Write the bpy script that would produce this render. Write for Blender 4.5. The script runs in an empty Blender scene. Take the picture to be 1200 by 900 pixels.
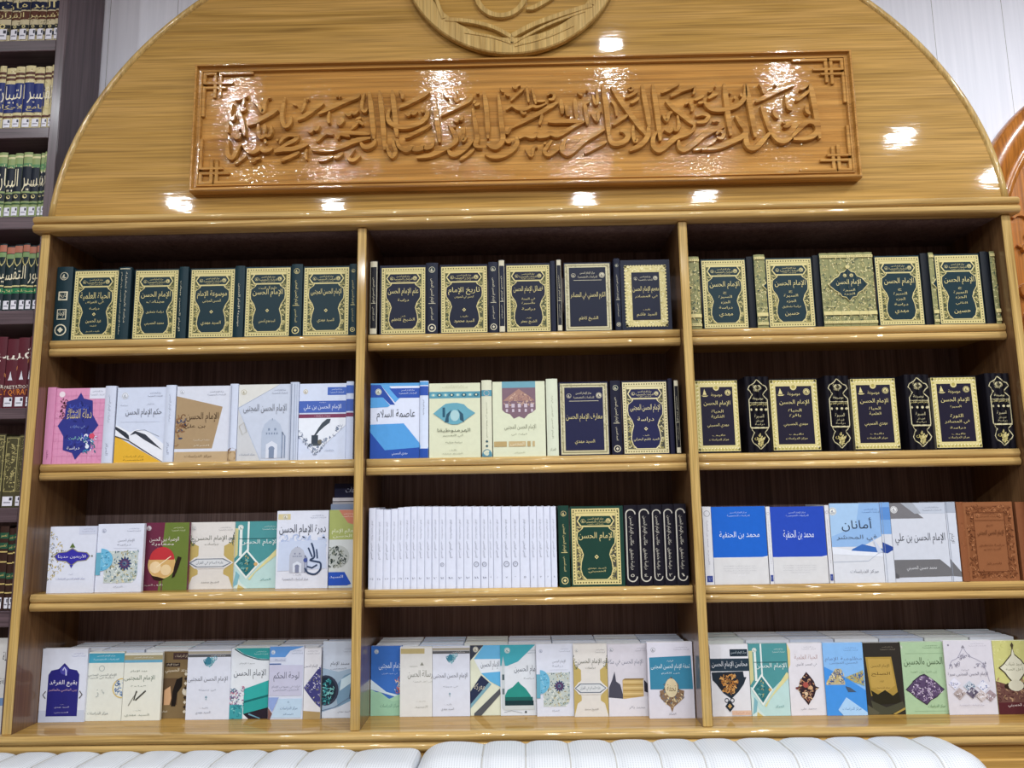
import bpy, math, random, unicodedata
from mathutils import Vector, Matrix

# ------------------------------------------------------------------ camera, world, lights, exposure
SC = bpy.context.scene
COL = SC.collection
CAM_LOC = Vector((-0.00937, -2.33235, 1.54487))
CR = ((0.99976434, 0.01536807, -0.01533222),
      (-0.01741654, 0.14623795, -0.98909612),
      (-0.01295835, 0.98913006, 0.14647115))      # camera right, down, forward in the room
FOC = 870.0
cd = bpy.data.cameras.new('camera')
cd.sensor_width = 36.0
cd.lens = FOC / 1200 * 36
cam = bpy.data.objects.new('camera', cd)
COL.objects.link(cam)
r_, d_, f_ = [Vector(v) for v in CR]
mw = Matrix((r_, -d_, -f_)).transposed().to_4x4()
mw.translation = CAM_LOC
cam.matrix_world = mw
SC.camera = cam

SC.view_settings.view_transform = 'Standard'
SC.view_settings.look = 'None'
SC.view_settings.gamma = 1.0
SC.view_settings.use_curve_mapping = False
SC.view_settings.exposure = -0.68
SC.cycles.max_bounces = 8
SC.cycles.sample_clamp_indirect = 6.0

wd = bpy.data.worlds.new('world')
SC.world = wd
wd.use_nodes = True
wd.node_tree.nodes['Background'].inputs[0].default_value = (0.9, 0.95, 1.0, 1)
wd.node_tree.nodes['Background'].inputs[1].default_value = 0.3

CEIL = 3.9
LAMP_POWER = 44.0
LAMPS = [(-2.75, -1.6), (-1.66, -1.78), (-0.42, -1.55), (0.49, -1.28), (1.46, -1.5), (2.57, -2.41), (2.65, -1.3),  # last one in this line is an added fill to brighten the right wall
         (-2.73, -3.3), (-1.52, -3.42), (0.52, -3.39), (1.49, -3.4), (3.63, -3.1),
         (-2.7, -5.2), (-1.55, -5.2), (-0.4, -5.2), (0.5, -5.2), (1.5, -5.2), (2.6, -5.2)]
for lx, ly in LAMPS:
    ld = bpy.data.lights.new('downlight_and_fill', 'AREA')
    ld.shape = 'DISK'
    ld.size = 0.11 if ly > -2 else 0.16
    ld.energy = LAMP_POWER * (1.5 if (lx, ly) == (2.65, -1.3) else 0.9 if lx < -2 and ly > -2 else 0.42 if ly > -2 else 1.0 if ly > -4 else 1.9)
    ld.color = (0.92, 0.965, 1.0)
    lo = bpy.data.objects.new('downlight_and_fill', ld)
    lo.location = (lx, ly, CEIL - 0.02)
    COL.objects.link(lo)

# ------------------------------------------------------------------ helpers
def P(x, y, Y):
    """the point of the plane at depth Y seen at photo position x, y"""
    d = r_ * ((x - 600) / FOC) + d_ * ((y - 450) / FOC) + f_
    return CAM_LOC + d * ((Y - CAM_LOC.y) / d.y)

def PZ(x, y, z):
    d = r_ * ((x - 600) / FOC) + d_ * ((y - 450) / FOC) + f_
    return CAM_LOC + d * ((z - CAM_LOC.z) / d.z)

def lin(c):
    c /= 255.0
    return c / 12.92 if c <= 0.04045 else ((c + 0.055) / 1.055) ** 2.4

def rgb(h):
    h = h.lstrip('#')
    return tuple(lin(int(h[i:i + 2], 16)) for i in (0, 2, 4)) + (1.0,)

MATS = {}
def mat(h, rough=0.45, metal=0.0, coat=0.0, vary=0.06):
    """plain coloured paper, cloth or foil with a faint mottling"""
    k = (h, rough, metal, coat)
    if k in MATS:
        return MATS[k]
    m = bpy.data.materials.new('surface_' + h.lstrip('#'))
    m.use_nodes = True
    nt = m.node_tree
    b = nt.nodes['Principled BSDF']
    n = nt.nodes.new('ShaderNodeTexNoise')
    n.inputs['Scale'].default_value = 60
    n.inputs['Detail'].default_value = 2
    g = nt.nodes.new('ShaderNodeNewGeometry')
    nt.links.new(g.outputs['Position'], n.inputs['Vector'])
    mx = nt.nodes.new('ShaderNodeMix')
    mx.data_type = 'RGBA'
    c = rgb(h)
    mx.inputs['A'].default_value = tuple(v * (1 - vary) for v in c[:3]) + (1,)
    mx.inputs['B'].default_value = tuple(min(1, v * (1 + vary)) for v in c[:3]) + (1,)
    nt.links.new(n.outputs['Fac'], mx.inputs['Factor'])
    nt.links.new(mx.outputs['Result'], b.inputs['Base Color'])
    b.inputs['Roughness'].default_value = rough
    b.inputs['Metallic'].default_value = metal
    b.inputs['Specular IOR Level'].default_value = 0.16
    b.inputs['Coat Weight'].default_value = coat
    b.inputs['Coat Roughness'].default_value = 0.12
    MATS[k] = m
    return m

def wood(name, c1, c2, c3, axis, scale=1.0, rough=0.3, coat=0.8, coat_rough=0.06, bump=0.0, bump_scale=220.0, spec=0.5):
    """lacquered wood, grain running along the axis 'x' or 'z'"""
    m = bpy.data.materials.new(name)
    m.use_nodes = True
    nt = m.node_tree
    b = nt.nodes['Principled BSDF']
    L = nt.links.new
    g = nt.nodes.new('ShaderNodeNewGeometry')
    def mapped(sx, sy, sz):
        mp = nt.nodes.new('ShaderNodeMapping')
        mp.inputs['Scale'].default_value = (sx, sy, sz)
        L(g.outputs['Position'], mp.inputs['Vector'])
        return mp
    lo, hi = 1.1 * scale, 24.0 * scale
    big = mapped(lo, hi, hi) if axis == 'x' else mapped(hi, hi, lo)
    fine = mapped(3 * scale, 170 * scale, 170 * scale) if axis == 'x' else mapped(170 * scale, 170 * scale, 3 * scale)
    n1 = nt.nodes.new('ShaderNodeTexNoise')
    n1.inputs['Scale'].default_value = 1.0
    n1.inputs['Detail'].default_value = 5
    n1.inputs['Distortion'].default_value = 1.3
    L(big.outputs[0], n1.inputs['Vector'])
    n2 = nt.nodes.new('ShaderNodeTexNoise')
    n2.inputs['Scale'].default_value = 1.0
    n2.inputs['Detail'].default_value = 3
    L(fine.outputs[0], n2.inputs['Vector'])
    rp = nt.nodes.new('ShaderNodeValToRGB')
    e = rp.color_ramp.elements
    e[0].position, e[0].color = 0.24, rgb(c3)
    e[1].position, e[1].color = 0.66, rgb(c1)
    k = e.new(0.40)
    k.color = rgb(c2)
    L(n1.outputs['Fac'], rp.inputs['Fac'])
    mr = nt.nodes.new('ShaderNodeMapRange')
    mr.inputs['From Min'].default_value = 0.33
    mr.inputs['From Max'].default_value = 0.62
    mr.inputs['To Min'].default_value = 0.72
    mr.inputs['To Max'].default_value = 1.12
    L(n2.outputs['Fac'], mr.inputs['Value'])
    mx = nt.nodes.new('ShaderNodeMix')
    mx.data_type = 'RGBA'
    mx.blend_type = 'MULTIPLY'
    mx.inputs['Factor'].default_value = 1.0
    L(rp.outputs['Color'], mx.inputs['A'])
    L(mr.outputs['Result'], mx.inputs['B'])
    L(mx.outputs['Result'], b.inputs['Base Color'])
    b.inputs['Roughness'].default_value = rough
    b.inputs['Specular IOR Level'].default_value = spec
    b.inputs['Coat Weight'].default_value = coat
    b.inputs['Coat Roughness'].default_value = coat_rough
    if bump > 0:
        n3 = nt.nodes.new('ShaderNodeTexNoise')
        n3.inputs['Scale'].default_value = 1.0
        n3.inputs['Detail'].default_value = 2
        bm = mapped(bump_scale * .22, bump_scale * .22, bump_scale)
        L(bm.outputs[0], n3.inputs['Vector'])
        bp = nt.nodes.new('ShaderNodeBump')
        bp.inputs['Strength'].default_value = bump
        bp.inputs['Distance'].default_value = 0.004
        L(n3.outputs['Fac'], bp.inputs['Height'])
        L(bp.outputs['Normal'], b.inputs['Normal'])
        L(bp.outputs['Normal'], b.inputs['Coat Normal'])
    return m

OAK_X = wood('golden_oak_lying', '#b9914f', '#a98340', '#86622c', 'x', 1.0, 0.5, 0.5, 0.05, 0.05, 60, 0.1)
OAK_Z = wood('golden_oak_standing', '#c7a869', '#b59456', '#92723b', 'z', 1.6, 0.45, 0.6, 0.08, spec=0.15)
OAK_PALE = wood('pale_oak_lying', '#ccab6e', '#b9965a', '#96743e', 'x', 1.4, 0.45, 0.8, 0.06, spec=0.15)
OAK_CARVED = wood('carved_oak', '#be8c47', '#aa7735', '#83541f', 'x', 0.8, 0.5, 0.8, 0.05, 0.24, 170, 0.1)
OAK_RIDGE = wood('carved_oak_ridges', '#be8e4b', '#a97838', '#815420', 'x', 0.9, 0.5, 0.7, 0.08, 0.16, 150, 0.1)
ORANGE_OAK = wood('orange_carved_oak', '#c07a30', '#aa6524', '#804716', 'z', 0.8, 0.25, 0.9, 0.08, 0.1, 60)
INNER = wood('brown_inner_panel', '#7c6763', '#6b5753', '#55453f', 'z', 1.3, 0.6, 0.1, 0.2, spec=0.2)
SIDE = wood('brown_side_panel', '#7f5f3f', '#6c4d31', '#503622', 'z', 1.3, 0.3, 0.6, 0.1)
DARKWOOD = wood('dark_walnut_standing', '#66545a', '#54444a', '#3b2e33', 'z', 1.5, 0.45, 0.2, 0.2)
DARKWOOD_X = wood('dark_walnut_lying', '#66545a', '#54444a', '#3b2e33', 'x', 1.5, 0.45, 0.2, 0.2)

class MB:
    """collects polygons with materials, links them as one mesh object"""
    def __init__(s):
        s.v, s.f, s.m, s.mats = [], [], [], []
    def mi(s, m):
        if m not in s.mats:
            s.mats.append(m)
        return s.mats.index(m)
    def poly(s, pts, m):
        n = len(s.v)
        s.v += [tuple(p) for p in pts]
        s.f.append(tuple(range(n, n + len(pts))))
        s.m.append(s.mi(m))
    def box(s, x0, x1, y0, y1, z0, z1, m, bev=0.0):
        if bev <= 0:
            n = len(s.v)
            s.v += [(x, y, z) for x in (x0, x1) for y in (y0, y1) for z in (z0, z1)]
            for q in ((0, 1, 3, 2), (4, 6, 7, 5), (0, 4, 5, 1), (2, 3, 7, 6), (0, 2, 6, 4), (1, 5, 7, 3)):
                s.f.append(tuple(n + i for i in q))
                s.m.append(s.mi(m))
        else:
            b = bev
            prof = [(x0 + b, y0), (x1 - b, y0), (x1, y0 + b), (x1, y1 - b), (x1 - b, y1), (x0 + b, y1), (x0, y1 - b), (x0, y0 + b)]
            cx, cy = (x0 + x1) / 2, (y0 + y1) / 2
            kx, ky = 1 - 2 * b / max(1e-6, (x1 - x0)), 1 - 2 * b / max(1e-6, (y1 - y0))
            inn = [(cx + (px - cx) * kx, cy + (py - cy) * ky) for px, py in prof]
            rings = [[(px, py, z0) for px, py in inn], [(px, py, z0 + b) for px, py in prof],
                     [(px, py, z1 - b) for px, py in prof], [(px, py, z1) for px, py in inn]]
            s.loft(rings, m, closed=True, caps=True)
    def loft(s, rings, m, closed=True, caps=False):
        n = len(s.v)
        k = len(rings[0])
        for r in rings:
            s.v += [tuple(p) for p in r]
        mi = s.mi(m)
        for i in range(len(rings) - 1):
            for j in range(k if closed else k - 1):
                a, b = n + i * k + j, n + i * k + (j + 1) % k
                s.f.append((a, b, b + k, a + k))
                s.m.append(mi)
        if caps:
            s.f.append(tuple(n + j for j in reversed(range(k))))
            s.m.append(mi)
            s.f.append(tuple(n + (len(rings) - 1) * k + j for j in range(k)))
            s.m.append(mi)
    def prism_y(s, pts, y0, y1, m, bev=0.0):
        """outline in x, z extruded from y0 (front) to y1"""
        if bev > 0:
            cx = sum(p[0] for p in pts) / len(pts)
            cz = sum(p[1] for p in pts) / len(pts)
        s.loft([[(x, y1, z) for x, z in pts], [(x, y0, z) for x, z in pts]], m, True, True)
    def extrude_x(s, prof, x0, x1, m, inset=0.0):
        """profile in y, z swept along x; inset rounds the two ends"""
        if inset > 0:
            cy = sum(p[0] for p in prof) / len(prof)
            s.loft([[(x0, y + (0.004 if y < cy else 0), z) for y, z in prof], [(x0 + inset, y, z) for y, z in prof],
                    [(x1 - inset, y, z) for y, z in prof], [(x1, y + (0.004 if y < cy else 0), z) for y, z in prof]], m, True, True)
        else:
            s.loft([[(x0, y, z) for y, z in prof], [(x1, y, z) for y, z in prof]], m, True, True)
    def tube(s, pts, r, m, seg=8, closed=False, flat=1.0):
        rings = []
        n = len(pts)
        for i, p in enumerate(pts):
            p = Vector(p)
            a = Vector(pts[(i - 1) % n] if (closed or i > 0) else pts[i])
            b = Vector(pts[(i + 1) % n] if (closed or i < n - 1) else pts[i])
            t = (b - a).normalized()
            side = t.cross(Vector((0, 1, 0)))
            if side.length < 1e-4:
                side = Vector((1, 0, 0))
            side.normalize()
            up = side.cross(t).normalized()
            rr = r[i] if isinstance(r, (list, tuple)) else r
            rings.append([p + side * (rr * math.cos(2 * math.pi * k / seg)) + up * (rr * flat * math.sin(2 * math.pi * k / seg)) for k in range(seg)])
        if closed:
            rings.append(rings[0])
        s.loft(rings, m, True, not closed)
    def build(s, name, parent=None, loc=(0, 0, 0), smooth=False):
        me = bpy.data.meshes.new(name)
        me.from_pydata(s.v, [], s.f)
        for m in s.mats:
            me.materials.append(m)
        me.polygons.foreach_set('material_index', s.m)
        if smooth:
            me.polygons.foreach_set('use_smooth', [True] * len(s.f))
        me.update()
        o = bpy.data.objects.new(name, me)
        COL.objects.link(o)
        o.location = loc
        if parent is not None:
            o.parent = parent
        return o

def smooth_angle(o, deg=35):
    me = o.data
    me.polygons.foreach_set('use_smooth', [True] * len(me.polygons))
    try:
        me.set_sharp_from_angle(angle=math.radians(deg))
    except Exception:
        pass

def thing(name, label, cat, loc, group=None):
    o = bpy.data.objects.new(name, None)
    o.empty_display_size = 0.05
    o.location = loc
    COL.objects.link(o)
    tag(o, label, cat, group)
    return o

def tag(o, label, cat, group=None):
    o['label'] = label
    o['category'] = cat
    if group:
        o['group'] = group

def struct(name, mb):
    o = mb.build(name)
    o['kind'] = 'structure'
    return o

# ------------------------------------------------------------------ Arabic lettering
FORMS = {}
LAMALEF = {}
for cp in range(0xFE70, 0xFEFD):
    d = unicodedata.decomposition(chr(cp)).split()
    if len(d) == 2:
        FORMS.setdefault(chr(int(d[1], 16)), {})[d[0]] = chr(cp)
    elif len(d) == 3 and d[1] == '0644':
        LAMALEF.setdefault(chr(int(d[2], 16)), {})[d[0]] = chr(cp)

def shape(s):
    """joined letter forms, in the order they are read on the page from the left"""
    items = []
    i = 0
    while i < len(s):
        if s[i] == '\u0644' and i + 1 < len(s) and s[i + 1] in LAMALEF:
            items.append(('LA', s[i + 1]))
            i += 2
        else:
            items.append(('C', s[i]))
            i += 1
    def joins_next(it):
        return it[0] == 'C' and it[1] in FORMS and '<initial>' in FORMS[it[1]]
    def joins_prev(it):
        return it[0] == 'LA' or (it[0] == 'C' and it[1] in FORMS and '<final>' in FORMS[it[1]])
    out = []
    for k, it in enumerate(items):
        p = k > 0 and joins_next(items[k - 1]) and joins_prev(it)
        n = k + 1 < len(items) and joins_next(it) and joins_prev(items[k + 1])
        if it[0] == 'LA':
            t = LAMALEF[it[1]]
            out.append(t['<final>'] if p else t['<isolated>'])
        elif it[1] in FORMS:
            t = FORMS[it[1]]
            key = '<medial>' if p and n else '<final>' if p else '<initial>' if n else '<isolated>'
            out.append(t.get(key) or t.get('<final>') or t['<isolated>'])
        else:
            out.append(it[1])
    return ''.join(reversed(out))

TEXTS = {}
def text_mesh(s, res=1):
    if s in TEXTS:
        return TEXTS[s]
    c = bpy.data.curves.new('lettering', 'FONT')
    c.body = shape(s) if any('\u0600' <= ch <= '\u06ff' and not ('\u0660' <= ch <= '\u0669') for ch in s) else s
    c.resolution_u = res
    o = bpy.data.objects.new('lettering', c)
    COL.objects.link(o)
    dg = bpy.context.evaluated_depsgraph_get()
    me = bpy.data.meshes.new_from_object(o.evaluated_get(dg))
    vs = [(v.co.x, v.co.y) for v in me.vertices]
    fs = [tuple(p.vertices) for p in me.polygons]
    bpy.data.objects.remove(o)
    bpy.data.curves.remove(c)
    bpy.data.meshes.remove(me)
    x0, x1 = min(v[0] for v in vs), max(v[0] for v in vs)
    y0, y1 = min(v[1] for v in vs), max(v[1] for v in vs)
    vs = [((x - x0) / max(1e-6, x1 - x0) - .5, (y - y0) / max(1e-6, y1 - y0) - .5) for x, y in vs]
    TEXTS[s] = (vs, fs, (x1 - x0) / max(1e-6, (y1 - y0)))
    return TEXTS[s]

def smooth_line(pts, n=5):
    """Catmull-Rom through the points"""
    if len(pts) < 3:
        return [tuple(pts[0][i] + (pts[1][i] - pts[0][i]) * k / n for i in range(2)) for k in range(n + 1)]
    out = []
    q = [pts[0]] + list(pts) + [pts[-1]]
    for i in range(1, len(q) - 2):
        p0, p1, p2, p3 = q[i - 1], q[i], q[i + 1], q[i + 2]
        for k in range(n):
            t = k / n
            out.append(tuple(0.5 * (2 * p1[a] + (p2[a] - p0[a]) * t + (2 * p0[a] - 5 * p1[a] + 4 * p2[a] - p3[a]) * t * t
                                    + (3 * p1[a] - p0[a] - 3 * p2[a] + p3[a]) * t ** 3) for a in range(2)))
    out.append(tuple(pts[-1]))
    return out

class Art:
    """printing on a face: u runs 0..1 from left to right, v 0..1 from top to bottom; each layer lies a hair above the last"""
    def __init__(s, mb, x0, x1, z0, z1, y, bulge=0.0, step=0.00010, rough=0.4, win=None):
        s.mb, s.x0, s.x1, s.z0, s.z1, s.y, s.b, s.step, s.rough = mb, x0, x1, z0, z1, y, bulge, step, rough
        s.k = 1
        s.win = win
        s.W, s.H = (x1 - x0) / ((win[1] - win[0]) if win else 1), z1 - z0
    def pt(s, u, v):
        u, v = min(.9995, max(.0005, u)), min(.9985, max(.0005, v))
        w = (u - s.win[0]) / (s.win[1] - s.win[0]) if s.win else u
        y = s.y - s.k * s.step - s.b * max(0.0, 1 - (2 * w - 1) ** 2)
        return (s.x0 + w * (s.x1 - s.x0), y, s.z1 - v * s.H)
    def cut(s, pl, win):
        for side in (0, 1):
            o = []
            for i in range(len(pl)):
                a, b = pl[i], pl[(i + 1) % len(pl)]
                e = win[side]
                ia = a[0] >= e if side == 0 else a[0] <= e
                ib = b[0] >= e if side == 0 else b[0] <= e
                if ia:
                    o.append(a)
                if ia != ib:
                    t_ = (e - a[0]) / (b[0] - a[0])
                    o.append((e, a[1] + (b[1] - a[1]) * t_))
            pl = o
            if len(pl) < 3:
                return []
        return pl
    def face(s, pl, mi):
        if s.win:
            n = 4 if s.b else 1
            for i in range(n):
                w = s.win[1] - s.win[0]
                q = s.cut(pl, (s.win[0] + w * i / n, s.win[0] + w * (i + 1) / n))
                if q:
                    s.emit(q, mi)
        else:
            s.emit(pl, mi)
    def emit(s, pl, mi):
        n = len(s.mb.v)
        s.mb.v += [s.pt(*p) for p in pl]
        s.mb.f.append(tuple(range(n, n + len(pl))))
        s.mb.m.append(mi)
    def m(s, c):
        return mat(c, s.rough) if isinstance(c, str) else c
    def up(s):
        s.k += 1
        return s
    def poly(s, pts, c, up=True):
        s.face(list(reversed(pts)), s.mb.mi(s.m(c)))
        if up:
            s.k += 1
    def rect(s, u0, v0, u1, v1, c, up=True):
        n = 6 if s.b else 1
        for i in range(n):
            a, b = u0 + (u1 - u0) * i / n, u0 + (u1 - u0) * (i + 1) / n
            s.poly([(a, v0), (b, v0), (b, v1), (a, v1)], c, False)
        if up:
            s.k += 1
    def frame(s, u0, v0, u1, v1, w, c, up=True):
        wu, wv = w, w * s.W / s.H
        s.rect(u0, v0, u1, v0 + wv, c, False)
        s.rect(u0, v1 - wv, u1, v1, c, False)
        s.rect(u0, v0 + wv, u0 + wu, v1 - wv, c, False)
        s.rect(u1 - wu, v0 + wv, u1, v1 - wv, c, False)
        if up:
            s.k += 1
    def disc(s, u, v, r, c, n=18, ry=None, up=True, rot=0.0, a0=0.0, a1=2 * math.pi):
        """r as a share of the width"""
        k = s.W / s.H
        ry = r if ry is None else ry
        pts = []
        for i in range(n if a1 - a0 > 6.28 else n + 1):
            a = a0 + (a1 - a0) * i / n
            x, y = r * math.cos(a), ry * math.sin(a)
            pts.append((u + x * math.cos(rot) - y * math.sin(rot), v + (x * math.sin(rot) + y * math.cos(rot)) * k))
        s.poly(pts, c, up)
    def line(s, pts, w, c, up=True, curve=False, taper=False):
        if curve:
            pts = smooth_line(pts, 4)
        k = s.W / s.H
        q = [(u, v / k) for u, v in pts]
        n = len(q)
        L, R = [], []
        for i in range(n):
            a, b = q[max(0, i - 1)], q[min(n - 1, i + 1)]
            dx, dy = b[0] - a[0], b[1] - a[1]
            l = math.hypot(dx, dy) or 1
            ww = w / 2 * (1 if not taper else max(.15, math.sin(math.pi * (i + .5) / n)))
            L.append((q[i][0] - dy / l * ww, (q[i][1] + dx / l * ww) * k))
            R.append((q[i][0] + dy / l * ww, (q[i][1] - dx / l * ww) * k))
        for i in range(n - 1):
            s.face([L[i], L[i + 1], R[i + 1], R[i]], s.mb.mi(s.m(c)))
        if up:
            s.k += 1
    def ring(s, u, v, r, w, c, n=20, up=True):
        k = s.W / s.H
        s.line([(u + r * math.cos(2 * math.pi * i / n), v + r * math.sin(2 * math.pi * i / n) * k) for i in range(n + 1)], w, c, up)
    def text(s, t, u, v, w, h, c, rot=0, up=True, clip=None):
        """lettering fitted to a box w wide (share of the width) and h high (share of the height), centred"""
        vs, fs, asp = text_mesh(t)
        n = len(s.mb.v)
        mi = s.mb.mi(s.m(c))
        P2 = []
        for x, y in vs:
            if rot == 0:
                P2.append((u + x * w, v - y * h))
            elif rot == 90:
                P2.append((u + y * w, v + x * h))
            else:
                P2.append((u - y * w, v - x * h))
        if clip is None and not s.win:
            s.mb.v += [s.pt(*p) for p in P2]
            for f in fs:
                s.mb.f.append(tuple(n + i for i in f))
                s.mb.m.append(mi)
        else:
            for f in fs:
                pl = [P2[i] for i in f]
                if clip:
                    pl = s.cut(pl, clip)
                if pl:
                    s.face(pl, mi)
        if up:
            s.k += 1
    def logo(s, u, v, r, c1, c2):
        s.disc(u, v, r, c1)
        s.ring(u, v, r * .8, r * .12, c2, 14)
        s.poly([(u - r * .45, v + r * .2 * s.W / s.H), (u, v - r * .5 * s.W / s.H), (u + r * .1, v + r * .2 * s.W / s.H)], c2, False)
        s.poly([(u - r * .5, v + r * .35 * s.W / s.H), (u + r * .5, v + r * .25 * s.W / s.H), (u + r * .3, v + r * .5 * s.W / s.H), (u - r * .3, v + r * .5 * s.W / s.H)], c2)
    def head(s, u, v, w, c, h=.045):
        s.text('مركز الإمام الحسن', u, v - h * .55, w * .75, h * .85, c, up=False)
        s.text('للدراسات التخصصية', u, v + h * .55, w, h * .85, c)
    def sprays(s, pts, r, n, cols, seed=1):
        """curling leaves and petals scattered inside an outline"""
        rg = random.Random(seed)
        us, vs = [p[0] for p in pts], [p[1] for p in pts]
        def inside(u, v):
            c = False
            for i in range(len(pts)):
                a, b = pts[i], pts[i - 1]
                if (a[1] > v) != (b[1] > v) and u < (b[0] - a[0]) * (v - a[1]) / (b[1] - a[1]) + a[0]:
                    c = not c
            return c
        k = 0
        t = 0
        while k < n and t < n * 20:
            t += 1
            u, v = rg.uniform(min(us), max(us)), rg.uniform(min(vs), max(vs))
            if not inside(u, v):
                continue
            k += 1
            a = rg.uniform(0, 6.3)
            c = rg.choice(cols)
            if rg.random() < .6:
                s.disc(u, v, r, c, 6, r * .42, False, a)
            else:
                q = [(u + r * 1.3 * math.cos(a + b) * (1 - b / 7), v + r * 1.3 * math.sin(a + b) * (1 - b / 7) * s.W / s.H) for b in (0, 1, 2, 3, 4)]
                s.line(q, r * .4, c, False)
            if k % 6 == 0:
                s.k += .2
        s.k = math.ceil(s.k) + 1
    def rosette(s, u, v, r, cols, n=12):
        k = s.W / s.H
        for j, (f, c) in enumerate(zip((1, .72, .45), cols)):
            for i in range(n):
                a = 2 * math.pi * (i + .5 * j) / n
                s.disc(u + r * f * .72 * math.cos(a), v + r * f * .72 * math.sin(a) * k, r * f * .3, c, 8, r * f * .13, False, a)
            s.k += 1
        s.disc(u, v, r * .16, cols[0])
    def lozenge(s, u, v, r, c):
        k = s.W / s.H
        s.poly([(u - r, v), (u, v - r * k), (u + r, v), (u, v + r * k)], c)
# ------------------------------------------------------------------ the room
def wall_material():
    m = bpy.data.materials.new('white_plank_wall')
    m.use_nodes = True
    nt = m.node_tree
    b = nt.nodes['Principled BSDF']
    L = nt.links.new
    g = nt.nodes.new('ShaderNodeNewGeometry')
    mp = nt.nodes.new('ShaderNodeMapping')
    mp.inputs['Scale'].default_value = (60, 60, 1.5)
    L(g.outputs['Position'], mp.inputs['Vector'])
    n = nt.nodes.new('ShaderNodeTexNoise')
    n.inputs['Scale'].default_value = 1.0
    n.inputs['Detail'].default_value = 4
    L(mp.outputs[0], n.inputs['Vector'])
    rp = nt.nodes.new('ShaderNodeValToRGB')
    rp.color_ramp.elements[0].color = rgb('#e3e6f2')
    rp.color_ramp.elements[1].color = rgb('#f2f4ff')
    rp.color_ramp.elements[0].position = .25
    rp.color_ramp.elements[1].position = .7
    L(n.outputs['Fac'], rp.inputs['Fac'])
    # plank joints every 27 cm
    sx = nt.nodes.new('ShaderNodeSeparateXYZ')
    L(g.outputs['Position'], sx.inputs[0])
    md = nt.nodes.new('ShaderNodeMath')
    md.operation = 'PINGPONG'
    md.inputs[1].default_value = 0.135
    L(sx.outputs['X'], md.inputs[0])
    lt = nt.nodes.new('ShaderNodeMath')
    lt.operation = 'LESS_THAN'
    lt.inputs[1].default_value = 0.0009
    L(md.outputs[0], lt.inputs[0])
    mx = nt.nodes.new('ShaderNodeMix')
    mx.data_type = 'RGBA'
    mx.inputs['B'].default_value = rgb('#8a8886')
    L(lt.outputs[0], mx.inputs['Factor'])
    L(rp.outputs['Color'], mx.inputs['A'])
    L(mx.outputs['Result'], b.inputs['Base Color'])
    b.inputs['Roughness'].default_value = .5
    return m

WALL = wall_material()
PLAIN = mat('#6e5c4e', .6)
def room_box(name, *a, m=PLAIN):
    mb = MB()
    mb.box(*a, m)
    return struct(name, mb)
WALL_Y = 0.35
room_box('wall_back', -4.6, 4.6, WALL_Y, WALL_Y + .12, 0, CEIL, m=WALL)
room_box('wall_left', -4.72, -4.6, -6.6, WALL_Y + .12, 0, CEIL)
room_box('wall_right', 4.6, 4.72, -6.6, WALL_Y + .12, 0, CEIL)
room_box('wall_front', -4.6, 4.6, -6.72, -6.6, 0, CEIL)
room_box('ceiling', -4.72, 4.72, -6.72, WALL_Y + .12, CEIL, CEIL + .1, m=mat('#c4c4c4', .8))
room_box('floor', -4.72, 4.72, -6.72, WALL_Y + .12, -.1, 0, m=mat('#6f5548', .6))

# ------------------------------------------------------------------ the oak bookcase
BC = thing('bookcase', 'large golden oak wall bookcase with three bays under an arched top board', 'bookcase', (0, .17, 0))
BL = (0, -.17, 0)
def part(name, mb, parent=BC, loc=BL, smooth=False):
    return mb.build(name, parent, loc, smooth)

XS = (-1.575, -.525, .525, 1.575)
HALF = .014
Z_BASE, Z_CASE = .852, 2.42
SHELVES = (2.068, 1.663, 1.256)
BACK = .315
for i, x in enumerate(XS):
    mb = MB()
    mb.box(x - HALF, x + HALF, .007, BACK, Z_BASE - .001, Z_CASE, SIDE)
    f = MB()
    f.box(x - HALF - .0004, x + HALF + .0004, 0.0, .0075, Z_BASE, Z_CASE, OAK_Z, .003)
    p = part('side_panel' if i in (0, 3) else 'divider', mb)
    part('edge_strip', f, p, (0, 0, 0))
mb = MB()
mb.box(-1.586, 1.586, BACK, BACK + .012, Z_BASE - .05, Z_CASE + .04, INNER)
part('back_panel', mb)

def bead(cy, cz, r, n=9, squash=1.0):
    return [(cy - r * squash * math.cos(a), cz + r * math.sin(a)) for a in [(-math.pi / 2) + math.pi * k / (n - 1) for k in range(n)]]
def nosing_profile(y, z, h, r_in):
    """two half-round beads under one another, front at y, top at z, h high in all"""
    q = h / 4
    top = [(y + q - q * math.sin(a), z - q + q * math.cos(a)) for a in [math.pi * k / 8 for k in range(9)]]
    low = [(yy, zz - h / 2) for yy, zz in top]
    return top + low + [(y + r_in, z - h), (y + r_in, z)]
for z in SHELVES:
    for b in range(3):
        x0, x1 = XS[b] + HALF, XS[b + 1] - HALF
        mb = MB()
        mb.box(x0 + .001, x1 - .001, .055, BACK - .001, z - .03, z, OAK_X)
        s = part('shelf', mb)
        n = MB()
        n.extrude_x(nosing_profile(.034, z, .053, .022), x0 + .002, x1 - .002, OAK_PALE, .004)
        smooth_angle(part('shelf_nosing', n, s, (0, 0, 0)), 50)
mb = MB()
mb.box(-1.588, 1.588, .012, BACK, Z_BASE - .04, Z_BASE, OAK_X)
s = part('base_shelf', mb)
n = MB()
n.extrude_x(nosing_profile(-.022, Z_BASE, .055, .034), -1.60, 1.60, OAK_PALE, .004)
smooth_angle(part('shelf_nosing', n, s, (0, 0, 0)), 50)
mb = MB()
mb.box(-1.588, 1.588, .0, WALL_Y - .005, .08, Z_BASE - .04, OAK_X)
mb.box(-1.56, 1.56, .04, WALL_Y - .03, 0, .08, DARKWOOD_X)
c = part('base_cabinet', mb)
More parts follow.
